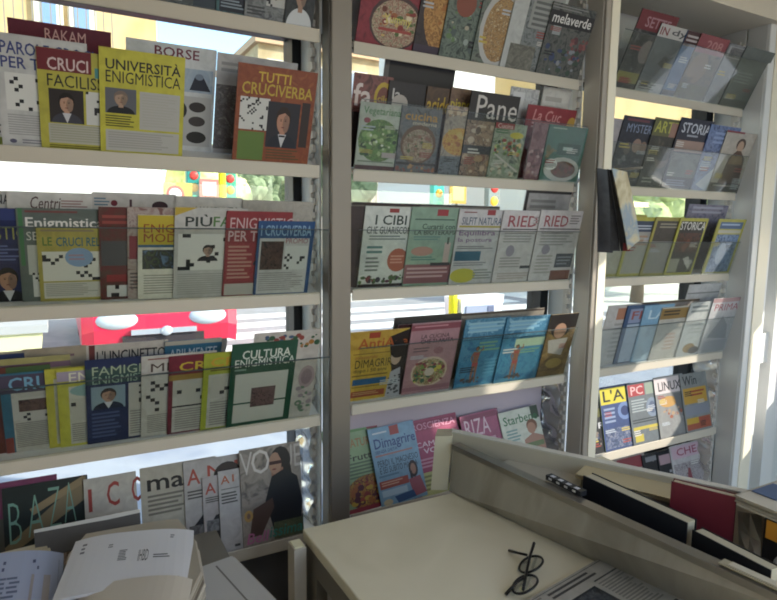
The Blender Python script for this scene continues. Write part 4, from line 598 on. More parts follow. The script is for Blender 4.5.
# newspaper tray on the counter
o = empty('newspaper_tray', (1.1, .95, .85)); tag(o, 'long wedge shaped tray with metal front and beige back on the counter', 'tray')
b = MB(); b.hexa([(.942, 1.345, .851), (1.125, .42, .851), (1.137, .424, .851), (.954, 1.349, .851), (.962, 1.355, .976), (1.062, .42, .976), (1.074, .422, .976), (.974, 1.357, .976)], greymetal); f_ = rel(b, 'metal_front', o)
b = MB(); b.hexa([(.955, 1.355, .970), (1.055, .42, .970), (1.085, .424, .970), (.985, 1.359, .970), (.955, 1.355, .984), (1.055, .42, .984), (1.085, .424, .984), (.985, 1.359, .984)], mat('8c867c', .3, .7)); ob = b.build('top_ledge', f_); ob.parent = f_
beige = noise_mat(['beb6a2', 'c6beaa'], 4, 2, .5)
b = MB(); b.hexa([(.985, 1.40, .851), (1.47, .55, .851), (1.485, .56, .851), (1.0, 1.418, .851), (.985, 1.40, 1.0), (1.47, .55, 1.0), (1.485, .56, 1.0), (1.0, 1.418, 1.0)], beige); bp_ = rel(b, 'back_panel', o)
b = MB(); b.hexa([(.984, 1.398, 1.0), (1.469, .548, 1.0), (1.486, .562, 1.0), (1.0, 1.42, 1.0), (.984, 1.398, 1.004), (1.469, .548, 1.004), (1.486, .562, 1.004), (1.0, 1.42, 1.004)], mat('c8c4b8', .35)); ob = b.build('pale_rim', bp_); ob.parent = bp_
b = MB(); b.hexa([(.900, 1.375, .851), (.942, 1.352, .851), (1.0, 1.42, .851), (.955, 1.44, .851), (.925, 1.395, 1.0), (.968, 1.372, 1.0), (1.01, 1.425, 1.0), (.965, 1.445, 1.0)], mat('b0a890', .5)); ob = rel(b, 'end_block', o)
b = MB(); b.hexa([(.955, 1.35, .851), (1.13, .43, .851), (1.46, .55, .851), (.985, 1.40, .851), (.955, 1.35, .858), (1.13, .43, .858), (1.46, .55, .858), (.985, 1.40, .858)], beige); rel(b, 'tray_floor', o)
# what lies in the tray
def book(name, a, bb, z0, z1, t, cov, label, cat='book', pages='b8b098', grp=None, dz=0):
    """standing slab from a to bb (foot line), cover colour on the faces, pages on top"""
    a, bb = Vector((*a, 0)), Vector((*bb, 0)); d = (bb - a).normalized(); n = Vector((-d.y, d.x, 0)) * t
    o = empty(name, ((a + bb) / 2 + n / 2 + Vector((0, 0, z0)))); tag(o, label, cat, grp)
    def H(b, a, bb, n0, n1, za, zb, m):
        b.hexa([a + n * n0 + Vector((0, 0, za)), bb + n * n0 + Vector((0, 0, za)), bb + n * n1 + Vector((0, 0, za)), a + n * n1 + Vector((0, 0, za)),
                a + n * n0 + Vector((0, 0, zb)), bb + n * n0 + Vector((0, 0, zb + dz)), bb + n * n1 + Vector((0, 0, zb + dz)), a + n * n1 + Vector((0, 0, zb))], m)
    b = MB(); H(b, a + d * .003, bb - d * .003, .08, .92, z0 + .002, z1 - .002, mat(pages, .7)); rel(b, 'page_block', o)
    b = MB(); H(b, a, bb, 0, .08, z0, z1, mat(cov, .5)); H(b, a, bb, .92, 1, z0, z1, mat(cov, .5)); rel(b, 'cover', o)
    return o
book('catalogue', (1.098, 1.00), (1.108, .728), .860, 1.0, .034, '181c26', 'long black catalogue standing in the tray, cream page edges on top')
book('catalogue', (1.106, .715), (1.098, .555), .860, .992, .030, '15181f', 'shorter black catalogue in the tray beside the metal bracket')
book('red_book', (1.172, .815), (1.222, .700), .860, 1.043, .022, '6a2430', 'dark red book standing in the tray above the black catalogues', pages='b0a48c')
o = MB(); o.box(-.010, .010, -.055, .055, 0, .012, mat('1a1c22', .5)); 
for k in range(4): o.box(-.0105, -.0098, -.04 + k * .025, -.03 + k * .025, .004, .009, mat('c8c8c8', .5)); o.box(-.006, .004, -.042 + k * .025, -.03 + k * .025, .012, .0125, mat('c0c0c4', .5))
o = o.build('pricing_strip', None, (1.035, .995, .985), (0, 0, .03)); tag(o, 'small black strip with white dots lying on the metal tray rim', 'strip')
for k, (x, y, z, w, l, r, c, lab) in enumerate([(1.21, .95, 1.015, .10, .24, .42, 'b8aa88', 'yellowish paper sheets lying in the tray behind the black catalogue'), (1.10, 1.14, .985, .09, .22, .30, 'a8a294', 'grey paper sheets lying in the far end of the tray')]):
    b = MB()
    for j in range(5): b.box(-w / 2 + rnd.uniform(-.006, .006), w / 2 + rnd.uniform(-.006, .006), -l / 2, l / 2, j * .003 - .042, j * .003 - .040, mat(c, .8))
    b.box(-w / 2 + .01, w / 2 - .01, -l / 2 + .01, l / 2 - .01, .859 - z, -.04, mat('8a8474', .8))
    o = b.build('paper_sheets', None, (x, y, z), (0, 0, r)); tag(o, lab, 'paper')
b = MB(); b.box(-.008, .008, -.09, .09, 0, .003, mat('b0a890', .7)); b.box(-.012, .012, -.07, .10, .003, .005, mat('a09880', .7)); b.box(-.007, .010, -.05, .085, .005, .007, mat('b8b09c', .7))
o = b.build('paper_strip', None, (1.064, .52, .9845), (0, 0, .105)); tag(o, 'narrow cream paper strips lying on the near metal tray rim', 'paper')
o = sheet('metal_bracket', [(1.2552, 0.7115, 1.0000), (1.2832, 0.6768, 1.0000), (1.1777, 0.6146, 0.9300), (1.2366, 0.6921, 0.9300)], .003, mat('9a968e', .35, .4), n=2); tag(o, 'bent grey metal bracket dividing the tray beside the orange and black box', 'bracket')
o = empty('box', (1.33, .53, .86)); tag(o, 'black and orange box in the near end of the tray under papers', 'box')
b = MB(); b.box(1.215, 1.43, .44, .635, .86, 1.03, mat('1c1a1c', .5)); rel(b, 'body', o)
b = MB(); b.box(1.213, 1.2155, .445, .63, .99, 1.027, mat('c88a2c', .5)); b.box(1.213, 1.2155, .445, .63, .865, .90, mat('7a2838', .5))
pts = []
for k in range(20):
    a0, a1 = 2 * PI * k / 20, 2 * PI * (k + 1) / 20
    b.poly([(1.2128, .585 + .026 * math.cos(a0), .945 + .026 * math.sin(a0)), (1.2128, .585 + .026 * math.cos(a1), .945 + .026 * math.sin(a1)), (1.2128, .585 + .016 * math.cos(a1), .945 + .016 * math.sin(a1)), (1.2128, .585 + .016 * math.cos(a0), .945 + .016 * math.sin(a0))], mat('9a9894', .5))
rel(b, 'printed_face', o)
b = MB()
for j in range(7):
    q = rnd.uniform(-.008, .008)
    b.box(1.22 + q, 1.46 + q, .46, .70 + q, 1.031 + j * .003, 1.0335 + j * .003, mat(['b8b0a0', 'c4bcac', 'a8a090'][j % 3], .75))
b.box(1.26, 1.34, .64, .69, 1.0525, 1.054, mat('4a5a78', .6))
tag(b.build('paper_pile'), 'pile of cream papers lying on the black and orange box', 'paper pile')

# spectacles
G0 = Vector((.872, .938, .850)); fm = mat('121214', .3)
o = empty('spectacles', G0); tag(o, 'black framed spectacles lying on the cream counter by the metal tray front', 'spectacles')
ax = (Vector((0.9084, 0.9631, 0.8600)) - Vector((0.8098, 0.8778, 0.8600))).normalized(); pr = Vector((ax.y, -ax.x, 0))
for c in ((0.8768, 0.9316, 0.8660), (0.8145, 0.8804, 0.8660)):
    c = Vector(c); pts = []
    sv = (pr * .8 + Vector((0, 0, .35))).normalized()
    for k in range(25):
        a = 2 * PI * k / 24
        pts.append(c + ax * .034 * math.cos(a) * (1 - .08 * math.sin(a)) + sv * .027 * math.sin(a))
    b = MB(); b.tube(pts, .0028, fm, 6, False); rm = rel(b, 'rim', o)
    b = MB(); b.poly(pts[:-1], clear_mat('lens', 'f0f2f2', .05, .02)); le = b.build('lens', rm)
b = MB(); b.tube([(0.9284, 0.9797, 0.8780), (0.8848, 0.9444, 0.8760), (0.8318, 0.8974, 0.8740), (0.7946, 0.8640, 0.8680)], [.0036, .003, .003, .003], fm, 6); rel(b, 'brow_bar', o)
b = MB(); b.tube([(0.8889, 0.9585, 0.8700), (0.8837, 0.9823, 0.8640), (0.8818, 1.0110, 0.8560)], [.003, .003, .0036], fm, 6); rel(b, 'temple', o)
b = MB(); b.tube([(0.8266, 0.8914, 0.8720), (0.8066, 0.8960, 0.8640), (0.7685, 0.8850, 0.8550)], [.003, .003, .0042], fm, 6); rel(b, 'temple', o)

# flat newspapers: printed with the same printer, lying down
def newspaper(name, x, y, z, w, h, rz, label, els, t=.012, tilt=(0, 0), paper='b4aea2', grp=None):
    o = empty(name, (x, y, z), (tilt[0], tilt[1], rz)); tag(o, label, 'newspaper', grp)
    b = MB(); n = max(3, int(t / .003))
    for j in range(n):
        q = [rnd.uniform(-.004, .004) for _ in range(4)]
        b.box(-w / 2 + q[0], w / 2 + q[1] * .5, -h / 2 + q[2], h / 2 + q[3] * .5, j * t / n, (j + .8) * t / n, mat(['a8a296', 'b0aa9e', '9c968a'][j % 3], .85))
    b.build('folded_pages', o)
    b = MB(); b.box(-w / 2, w / 2, -.0004, 0, 0, h, mat(paper, .85)); Printer(b, w, h).draw(els)
    b.build('front_page', o, (0, -h / 2, t), (-PI / 2, 0, 0))
    return o
K2, K3 = '4a4846', '8a867e'
newspaper('newspaper', .905, .725, .851, .33, .27, .165, 'folded newspaper with dark photo lying on the counter against the tray', [
    B('b4aea2'), R(.32, .2, .66, .62, '3c4046'), N(.34, .22, .64, .6, '2c3036', '4a5058', '6a6e72', s=40), L(.06, .04, .3, .6, K3, 16), L(.34, .05, .9, .14, K2, 2), R(.7, .16, .96, .175, K2), L(.7, .2, .96, .6, K3, 14), R(.03, .02, .97, .026, K2), L(.06, .66, .96, .95, K3, 9), L(.72, .66, .95, .76, K2, 2)], t=.010, tilt=(0, 0))

# ---------------------------------------------------------------- low table with newspapers
o = empty('low_table', (-.1, 1.2, 0)); tag(o, 'low table under the newspaper piles beside the counter', 'table')
b = MB(); b.box(-.6, .335, .8, 1.56, .755, .78, mat('6c675c', .5)); rel(b, 'tabletop', o)
for x in (-.56, .30):
    for y in (.84, 1.52): b = MB(); b.box(x - .02, x + .02, y - .02, y + .02, 0, .755, mat('6a5a44', .5)); rel(b, 'leg', o)
def pile(name, poly, z0, z1, n, label, cols, top=None, sag=0, cat='newspaper pile'):
    """sheets with the outline poly, stacked, each a little out of line"""
    b = MB(); cx = sum(p[0] for p in poly) / len(poly); cy = sum(p[1] for p in poly) / len(poly); st = (z1 - z0) / n
    for j in range(n):
        dx, dy = rnd.uniform(-.006, .006), rnd.uniform(-.006, .006); m = mat(cols[j % len(cols)], .85)
        P_ = [(x - cx + dx, y - cy + dy) for x, y in poly]; za, zb = z0 + j * st, z0 + (j + .85) * st
        k = len(P_); b.mesh([(x, y, za - z0) for x, y in P_] + [(x, y, zb - z0) for x, y in P_], [tuple(range(k))[::-1], tuple(range(k, 2 * k))] + [(i, (i + 1) % k, k + (i + 1) % k, k + i) for i in range(k)], m)
    o = b.build(name, None, (cx, cy, z0)); tag(o, label, cat); return o
def folded(name, label, w, h, t, loc, rot, els, paper, cat='newspaper', droop=.02):
    """a folded paper: a bowed top page with a rounded fold at the side"""
    o = empty(name, loc, rot); tag(o, label, cat); n = 14
    b = MB(); prof = []
    for i in range(n + 1):
        u = i / n; prof.append((-w / 2 + w * u, t - droop * (abs(2 * u - 1) ** 3)))
    vs = []; fs = []
    for x, z in prof: vs += [(x, -h / 2, z), (x, h / 2, z), (x, -h / 2, z - t * .55), (x, h / 2, z - t * .55)]
    for i in range(n):
        a = 4 * i; fs += [(a, a + 4, a + 5, a + 1), (a + 2, a + 3, a + 7, a + 6), (a, a + 2, a + 6, a + 4), (a + 1, a + 5, a + 7, a + 3)]
    fs += [(0, 1, 3, 2), (4 * n, 4 * n + 2, 4 * n + 3, 4 * n + 1)]
    b.mesh(vs, fs, mat(paper, .8))
    c = MB(); Pn = Printer(c, w, h); Pn.draw(els)
    q = []
    for (x, y, z) in c.v:                                     # lay the print on the bowed page
        u = x / w + .5; zz = t - droop * (abs(2 * u - 1) ** 3); q.append((x, z - h / 2, zz + (-y) - .0004))
    c.v = q; n0 = len(b.v); b.v += c.v; b.f += [tuple(i + n0 for i in f) for f in c.f]; b.m += [b.mi(c.mats[i]) for i in c.m]; b.sm += c.sm
    b.build('folded_pages', o)
    return o
XY = lambda *p: [(q[0], q[1]) for q in p]
pile('newspaper_pile', XY((-0.0275, 1.2208, 0.8850), (0.0663, 1.1382, 0.8850), (0.1872, 1.1155, 0.8850), (0.2287, 1.1993, 0.8850), (0.2433, 1.3351, 0.8850), (0.2265, 1.4546, 0.8850), (0.1821, 1.4662, 0.8850), (0.0267, 1.4772, 0.8850), (-0.0114, 1.3966, 0.8850)), .781, .885, 30, 'thick pile of folded white newspapers beside the counter', ['b8b0a2', '9a9284', 'c0b8aa', '7a7266'])
o = folded('newspaper', 'white newspaper with barcode lying on top of the thick pile', .25, .22, .012, (.10, 1.30, .888), (math.radians(1), math.radians(2), math.radians(-12)), [
    L(.40, .35, .47, .55, '6a6a70', 7), T('IHBD', .56, .38, .64, .58, '5a5a60', .0), L(.68, .48, .82, .56, '6a6a70', 2), L(.08, .12, .12, .34, '6a6a78', 3), L(.3, .22, .34, .3, '70707a', 2), L(.8, .12, .84, .2, '70707a', 2), R(.0, .86, .9, .865, '9a9488')], 'c0c0c4', droop=.012)
folded('newspaper', 'folded newspaper with curling corner in front of the thick pile', .22, .10, .012, (.085, 1.165, .892), (math.radians(-3), math.radians(-2), math.radians(-16)), [L(.05, .1, .2, .3, '8a8478', 3)], 'b8b0a4')
pile('newspaper_pile', [(-.42, 1.19), (-.055, 1.19), (-.045, 1.42), (-.06, 1.535), (-.42, 1.50)], .781, .858, 20, 'low pile of cream papers under the blue printed newspaper', ['b0a68e', 'a89e86', 'b8ae98'])
folded('newspaper', 'blue printed newspaper with rolled edge lying on the cream papers', .34, .34, .026, (-.20, 1.30, .862), (0, 0, math.radians(-2)), [
    R(.02, .1, .98, .98, '8a94b0'), L(.42, .16, .66, .96, '6a7aa0', 12), L(.1, .16, .38, .96, '7a88a8', 12), L(.68, .12, .92, .28, '3a4a88', 2), L(.68, .32, .8, .62, '5a6a98', 6), N(.6, .68, .92, .98, '4a4448', '6a6068', s=40), R(.84, .3, .94, .66, 'a89c9c')], '949cb4', droop=.03)
b = MB()
for j in range(4): b.box(-.065, .065, -.13 + j * .002, .13 - j * .003, j * .006, j * .006 + .005, mat(['a8a49c', 'b0aca4', '9a968e'][j % 3], .8))
b.box(.012, .016, -.10, .11, .023, .0235, mat('6a6660', .7)); b.box(-.06, .062, -.131, .128, .0231, .0234, mat('aaa8a4', .6))
o = b.build('folded_leaflets', None, (.292, 1.235, .781), (0, 0, math.radians(10))); tag(o, 'grey folded leaflets at the table edge beside the thick newspaper pile', 'leaflet')
o = sheet('display_board', [(-0.0831, 1.5500, 0.8847), (0.1445, 1.5300, 0.8934), (0.1421, 1.5000, 0.8558), (-0.0801, 1.5000, 0.8381)], .006, mat('4a4846', .6)); tag(o, 'dark grey board with white edge leaning behind the newspaper piles', 'board')
sheet('white_edge', [Vector((-0.0831, 1.5500, 0.8847)) + Vector((0, -.002, .003)), Vector((0.1445, 1.5300, 0.8934)) + Vector((0, -.002, .003)), (0.1443, 1.5250, 0.8892), (-0.0834, 1.5450, 0.8761)], .004, mat('b8b4ae', .6), None, n=2)
bpy.data.objects['white_edge'].parent = o

# ---------------------------------------------------------------- the street
mb = MB(); mb.box(-60, 80, -60, 90, -.35, -.14, noise_mat(['8c8c90', '9a9a9c', '84848a'], 1.2, 4, .85)); struct(mb.build('ground'))
mb = MB(); mb.box(-30, 40, 1.95, 6.0, -.14, -.02, noise_mat(['9aa0ac', 'a4a8b0', '9298a6'], 1.5, 3, .8)); struct(mb.build('pavement'))
mb = MB()
for k in range(4): mb.box(1.6, 9.5, 8.0 + k * .95, 8.5 + k * .95, -.14, -.133, mat('e8e8e6', .7))
mb.box(10, 40, 7.6, 15, -.14, -.134, mat('d8d8d4', .7))  # pale slab painting the sunlit ground past the crosswalk
o = mb.build('road_markings_sunlit_ground'); struct(o)
mb = MB(); mb.box(-30, 60, 12.4, 13.9, -.14, .0, mat('b8b4ac', .8)); struct(mb.build('far_pavement'))
def facade(name, x0, x1, y0, y1, z1, wall, base, wins, label, shut='7a98c8', roof=None, base_h=3.4, balconies=()):
    o = empty(name, ((x0 + x1) / 2, (y0 + y1) / 2, -.14)); tag(o, label, 'building')
    b = MB(); b.box(x0, x1, y0, y1, base_h, z1, noise_mat(wall, .8, 3, .85)); rel(b, 'upper_wall', o)
    b = MB(); b.box(x0 - .02, x1 + .02, y0 - .04, y1, -.14, base_h, mat(base, .8)); rel(b, 'ground_floor', o)
    b = MB(); b.box(x0 - .2, x1 + .2, y0 - .25, y1 + .2, z1, z1 + .35, mat(roof or 'c8b8a0', .8)); rel(b, 'cornice', o)
    for (wx, wz, ww, wh) in wins:
        b = MB(); b.box(wx - ww / 2 - .12, wx + ww / 2 + .12, y0 - .08, y0 + .02, wz - .12, wz + wh + .12, mat('e4dccc', .7)); f = rel(b, 'window_frame', o)
        b = MB(); b.box(wx - ww / 2, wx + ww / 2, y0 - .1, y0 - .06, wz, wz + wh, mat(shut, .35)); p = b.build('pane', f); p.parent = f
    for (bx0, bx1, bz) in balconies:
        b = MB(); b.box(bx0, bx1, y0 - .8, y0, bz - .15, bz, mat('d8ccb8', .8)); s_ = rel(b, 'balcony', o)
        b = MB(); b.box(bx0, bx1, y0 - .8, y0 - .76, bz + .95, bz + 1.0, mat('8a8478', .6))
        n = int((bx1 - bx0) / .14)
        for k in range(n + 1): x = bx0 + (bx1 - bx0) * k / n; b.box(x - .012, x + .012, y0 - .79, y0 - .77, bz, bz + .96, mat('8a8478', .6))
        r = b.build('railing', s_)
    return o
facade('apartment_building', -14, 2.02, 14, 22, 13, ['c4a878', 'ccb284', 'b89c6c'], 'ecebe6', [(.04, 5.0, .26, 2.4), (.62, 5.0, .26, 2.4), (-2.2, 5.0, 1.0, 2.4), (-5, 5.0, 1.0, 2.4), (-1, 8.6, 1.0, 2.0), (.6, 8.6, .8, 2.0), (-4, 8.6, 1, 2.0)],
       'cream apartment building with railed balcony across the street', balconies=((-1.4, 1.1, 4.75),))
facade('town_house', 9.0, 20, 30, 38, 10.4, ['b8a482', 'c2b090', 'ac9874'], 'a29c98', [(14.6 + 1.5 * k, z, .75, 1.6) for k in range(3) for z in (2.2,)] + [(10 + 2.2 * k, z, .9, 1.7) for k in range(4) for z in (5.0, 7.9)], 'pale beige town house far behind the traffic lights', shut='98a2b4', roof='c8a888')
facade('white_block', 13.6, 17.6, 20, 26, 13, ['e4e2dc', 'eae8e4', 'dcdad4'], 'ececea', [(14.2, 4.6, .9, 1.7), (16, 4.6, .9, 1.7), (14.2, 8.4, .9, 1.7), (16, 8.4, .9, 1.7)], 'plain white apartment block between town house and warm yellow building', shut='a8b0b8')
facade('corner_house', 12.6, 22, 11.8, 16, 7.5, ['d0b27a', 'd8bc8a', 'c8a870'], 'dcdcd4', [(18, 4.4, .9, 1.6), (20, 4.4, .9, 1.6)], 'warm yellow building beyond the far end of the rack', shut='c0b090', base_h=3.2)
leaf = noise_mat(['5a6e50', '8a9a78', '44583e', 'a0ac88'], 2.2, 4, .8); leaf2 = noise_mat(['b0c070', 'd0d8a0', '8aa058'], 2.5, 4, .8); bark = mat('6a5a48', .9)
def tree(x, y, z, r, m, label):
    o = empty('street_tree', (x, y, -.14)); tag(o, label, 'tree', None)
    b = MB(); b.tube([(0, 0, 0), (.05, 0, z * .5), (0, .05, z)], [.16, .12, .08], bark); b.build('trunk', o)
    b = MB()
    for k in range(16): b.ball((rnd.uniform(-r, r) * .7, rnd.uniform(-r, r) * .6, z + rnd.uniform(-.5, .7) * r), [r * rnd.uniform(.35, .55)] * 3, m, 2, .12)
    for k in range(260):
        a, q, zz = rnd.uniform(0, 2 * PI), r * rnd.uniform(.75, 1.12), rnd.uniform(-.8, 1)
        p = Vector((math.cos(a) * q * .8, math.sin(a) * q * .7, z + zz * r)); s = r * .07
        b.poly([p, p + Vector((s, rnd.uniform(-s, s), s)), p + Vector((0, s, 2 * s))], m)
    b.build('foliage', o); return o
tree(3.9, 18.2, 2.9, 1.2, leaf2, 'pale green street tree beyond the round red sign')
tree(6.6, 22.5, 3.1, 1.3, leaf, 'green street tree behind the yellow signal pole')
tree(8.0, 18.6, 2.9, 1.3, leaf, 'dense green street tree beside the far town house')
tree(12.0, 9.6, 2.1, 1.0, leaf2, 'sunlit pale green tree close behind the far bay')
tree(15.0, 10.0, 2.0, 1.1, leaf2, 'sunlit tree beneath the warm yellow building')
# traffic signals and signs
def glow(h, s):
    m, nt, b = new_mat('lamp_' + h); b.inputs['Base Color'].default_value = lin(h); b.inputs['Emission Color'].default_value = lin(h); b.inputs['Emission Strength'].default_value = s; return m
def signal(x, y, z, s, label, body='3a5a50', lit=0, poleh=None, pc='5a6058'):
    o = empty('traffic_light', (x, y, -.14)); tag(o, label, 'traffic light')
    b = MB(); b.tube([(0, .1, 0), (0, .1, z + .5)], .05, mat(pc, .6)); b.build('pole', o)
    b = MB(); b.box(-.16 * s, .16 * s, -.1, .1, z - .45 * s, z + .45 * s, mat(body, .5), .02); h = b.build('housing', o)
    for k, c in enumerate(('d84038', 'd8a030', '48c8a0')):
        b = MB(); b.ball((0, -.1, z + (1 - k) * .29 * s), (.11 * s, .03, .11 * s), glow(c, 1.5) if k == lit else mat(c, .4), 2); b.build('signal_lamp', h)
    return o
def sign(x, y, z, r, cols, label, name='road_sign', square=False, pc='8a8a88'):
    o = empty(name, (x, y, -.14)); tag(o, label, 'road sign')
    b = MB(); b.tube([(0, .06, 0), (0, .06, z + r)], .035, mat(pc, .5)); b.build('pole', o)
    b = MB()
    if square: b.box(-r, r, -.02, .02, z - r, z + r, mat(cols[0], .5)); b.box(-r * .7, r * .7, -.025, -.02, z - r * .7, z + r * .7, mat(cols[1], .5))
    else:
        for k, c in enumerate(cols):
            rr = r * (1 - .3 * k); pts = [(rr * math.cos(2 * PI * j / 20), -.02 - .004 * k, z + rr * math.sin(2 * PI * j / 20)) for j in range(20)]
            b.poly(pts[::-1], mat(c, .5))
        b.mesh([(r * math.cos(2 * PI * j / 20), yy, z + r * math.sin(2 * PI * j / 20)) for yy in (-.02, .02) for j in range(20)], [tuple(range(20, 40))] + [(j, (j + 1) % 20, 20 + (j + 1) % 20, 20 + j) for j in range(20)], mat('9a9a98', .5))
    b.build('plate', o); return o
sign(*(2.0668, 12.6000, 2.3090), .17, ['b84848', 'd8d8d6'], 'round red bordered white road sign next to the yellow panel')
sign(*(2.2931, 12.9000, 2.3933), .16, ['b8a838', 'a8983c'], 'square yellow road panel between red sign and signal', square=True)
signal(*(2.5299, 13.2000, 2.4817), .85, 'small teal traffic light beside the square yellow panel', body='2a8a80', lit=2)
sign(*(2.8154, 13.0000, 2.4626), .2, ['b87870', 'd0c4c0'], 'red and pale square street sign amid the signals', square=True)
signal(*(3.3060, 13.3000, 2.4589), .85, 'green-bodied traffic light next to the tall yellow pole', body='48a080', lit=2)
px_, py_, pz_ = (2.9943, 12.6000, 2.6491)
b = MB(); b.tube([(0, 0, 0), (0, 0, pz_ + .14)], .075, mat('d8c820', .5)); o = b.build('yellow_pole', None, (px_, py_, -.14)); tag(o, 'tall yellow pole standing among the traffic lights', 'pole')
signal(*(8.4978, 13.0000, 2.5690), 1.0, 'teal fronted traffic light seen over the sage green magazine', body='48b8a8', lit=0)
sign(*(8.8647, 12.6000, 2.5646), .25, ['b89848', 'd8c080'], 'brownish yellow road panel between two traffic lights', square=True)
signal(*(10.2619, 13.0000, 2.4288), 1.2, 'grey traffic light silhouetted on the bright sky over the red-lettered magazines', body='8a908c', lit=1)
b = MB(); b.tube([(0, 0, 0), (0, 0, 1.0)], .075, mat('e8d818', .5)); b.tube([(0, 0, .995), (0, 0, 1.02)], [.075, .05], mat('e8d818', .5)); o = b.build('bollard', None, (5.66, 8.1, -.14)); tag(o, 'bright yellow street bollard over the blue magazines', 'bollard')
o = empty('street_barrier', (6.15, 8.2, -.14)); tag(o, 'small white street barrier with grey panel next to the yellow bollard', 'barrier')
b = MB(); b.hexa([(5.8, 8.0, -.14), (6.55, 8.0, -.14), (6.55, 8.5, -.14), (5.8, 8.5, -.14), (5.75, 8.0, .42), (6.65, 8.0, .46), (6.65, 8.5, .46), (5.75, 8.5, .42)], mat('e4e4e6', .6)); rel(b, 'block', o)
b = MB(); b.box(5.84, 6.42, 7.97, 8.0, .06, .3, mat('8a90a4', .5)); b.box(6.28, 6.40, 7.96, 7.98, .1, .28, mat('5a607a', .5)); rel(b, 'panel', o)

# red car facing the kiosk
CX, CY = 1.03, 7.35
o = empty('car', (CX, CY + 1.9, -.14)); tag(o, 'bright red car parked facing the kiosk', 'car')
redp = mat('d02848', .3, 0, .6)
b = MB(); HW = .86
prof = [(0, .22), (-.06, .42), (-.03, .62), (.08, .74), (.95, .95), (1.62, 1.42), (2.0, 1.50), (3.0, 1.46), (3.75, 1.0), (3.85, .6), (3.8, .22)]
k = len(prof); sec = [(1, .0), (.97, .02)]
vs = []
for sx in (-1, -.86, .86, 1):
    for (y, z) in prof:
        nar = .86 if z > 1.1 else 1
        zz = z - (.04 if abs(sx) == 1 else 0); vs.append((CX + sx * HW * nar, CY + y + (.05 if abs(sx) == 1 else 0), zz - .02))
fs = []
for a in range(3):
    for j in range(k - 1): fs.append((a * k + j, a * k + j + 1, (a + 1) * k + j + 1, (a + 1) * k + j))
fs += [tuple(range(k)), tuple(range(3 * k, 4 * k))[::-1]]
b.mesh(vs, fs, redp, False); body_ = rel(b, 'body', o)
b = MB(); b.hexa([(CX - .62, CY + 1.0, 1.0), (CX + .62, CY + 1.0, 1.0), (CX + .62, CY + 1.1, .98), (CX - .62, CY + 1.1, .98), (CX - .56, CY + 1.56, 1.40), (CX + .56, CY + 1.56, 1.40), (CX + .56, CY + 1.62, 1.36), (CX - .56, CY + 1.62, 1.36)], mat('28303a', .1)); rel(b, 'windscreen', o)
b = MB(); b.box(CX - .36, CX + .36, CY - .085, CY - .05, .33, .39, mat('c8ccd4', .25, .6)); b.ball((CX + .02, CY - .085, .36), (.07, .03, .06), mat('d8dce4', .2, .5)); rel(b, 'grille_bar', o)
b = MB(); b.box(CX - .45, CX + .45, CY - .05, CY - .03, .20, .32, mat('30282c', .6)); rel(b, 'air_intake', o)
for s in (-1, 1):
    b = MB(); b.ball((CX + s * .50, CY - .02, .50), (.23, .09, .11), mat('c4ccd4', .15), 3); h = rel(b, 'headlight', o)
    for yy in (.7, 3.0):
        b = MB(); b.tube([(CX + s * .66, CY + yy, .16), (CX + s * .835, CY + yy, .16)], .30, mat('1c1c1e', .7), 20); wv = rel(b, 'wheel', o)
# pale planter beside the car
o = empty('planter', (-.42, 7.0, -.14)); tag(o, 'pale yellow street planter with grey rim beside the red car', 'planter')
b = MB(); b.hexa([(-.62, 6.85, -.14), (-.26, 6.85, -.14), (-.26, 7.25, -.14), (-.62, 7.25, -.14), (-.56, 6.85, .52), (-.18, 6.85, .56), (-.18, 7.25, .56), (-.56, 7.25, .52)], mat('dcd8a8', .7)); rel(b, 'tub', o)
b = MB(); b.box(-.66, -.14, 6.82, 7.28, .5, .58, mat('a8a8a8', .7)); rel(b, 'rim', o)

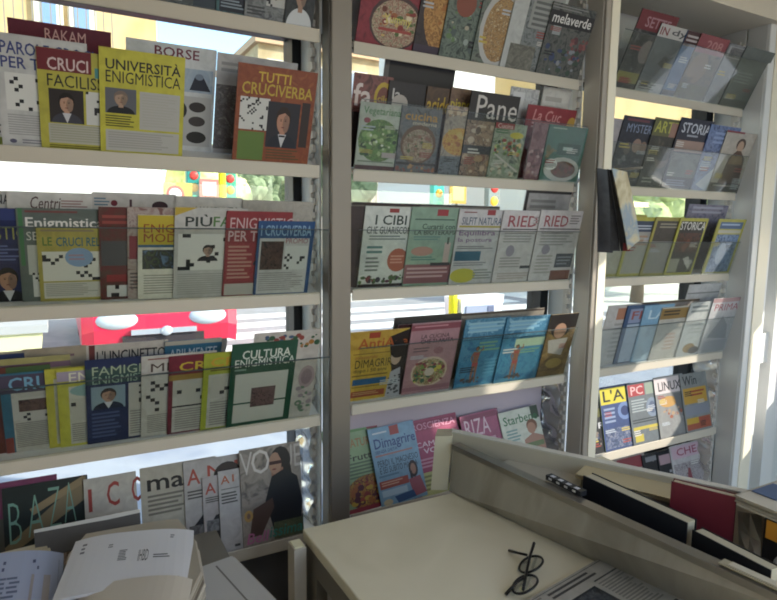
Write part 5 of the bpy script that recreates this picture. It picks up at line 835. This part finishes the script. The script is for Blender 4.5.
# ---------------------------------------------------------------- light
w = bpy.data.worlds.new('sky'); bpy.context.scene.world = w; w.use_nodes = True
nt = w.node_tree; bg = nt.nodes['Background']
sky = nt.nodes.new('ShaderNodeTexSky'); sky.sky_type = 'NISHITA'; sky.sun_disc = False
SUNDIR = Vector((-.70, .45, -.50)).normalized()
sky.sun_elevation = math.asin(-SUNDIR.z); sky.sun_rotation = math.atan2(-SUNDIR.x, -SUNDIR.y)
sky.air_density = 1.0; sky.dust_density = .5; sky.ozone_density = 1.5
wb = nt.nodes.new('ShaderNodeMix'); wb.data_type = 'RGBA'; wb.blend_type = 'MULTIPLY'; wb.inputs[0].default_value = 1; wb.inputs[7].default_value = (1, .94, .86, 1)
nt.links.new(sky.outputs[0], wb.inputs[6]); nt.links.new(wb.outputs[2], bg.inputs['Color']); bg.inputs['Strength'].default_value = SKY
s = bpy.data.lights.new('sun', 'SUN'); s.energy = SUN; s.angle = .009; s.color = (1, .93, .82)
so = bpy.data.objects.new('sun', s); C.objects.link(so); so.rotation_euler = SUNDIR.to_track_quat('-Z', 'Y').to_euler(); so.location = (6, -6, 8)
a = bpy.data.lights.new('fill_light', 'AREA'); a.shape = 'RECTANGLE'; a.size = 1.6; a.size_y = .25; a.energy = FILL; a.color = (1, .97, .93)  # added fill light under the ceiling, no known fixture
ao = bpy.data.objects.new('fill_light', a); C.objects.link(ao); ao.location = (.8, .25, 2.74); ao.rotation_euler = (0, 0, 0)

cam = bpy.data.cameras.new('camera'); cam.sensor_fit = 'HORIZONTAL'; cam.sensor_width = 36; cam.lens = 600 / 777 * 36; cam.clip_start = .05; cam.clip_end = 400
co = bpy.data.objects.new('camera', cam); C.objects.link(co)
co.matrix_world = Matrix([[0.8773813, 0.0480256, -0.4773842, 0.0], [-0.4796324, 0.1135993, -0.870085, 0.0], [0.0124441, 0.9923652, 0.1227045, 1.6], [0.0, 0.0, 0.0, 1.0]])
sc = bpy.context.scene; sc.camera = co
sc.cycles.filter_width = 1.9
sc.view_settings.view_transform = 'Standard'; sc.view_settings.look = 'None'; sc.view_settings.gamma = 1; sc.view_settings.use_curve_mapping = False
sc.view_settings.exposure = EXPO
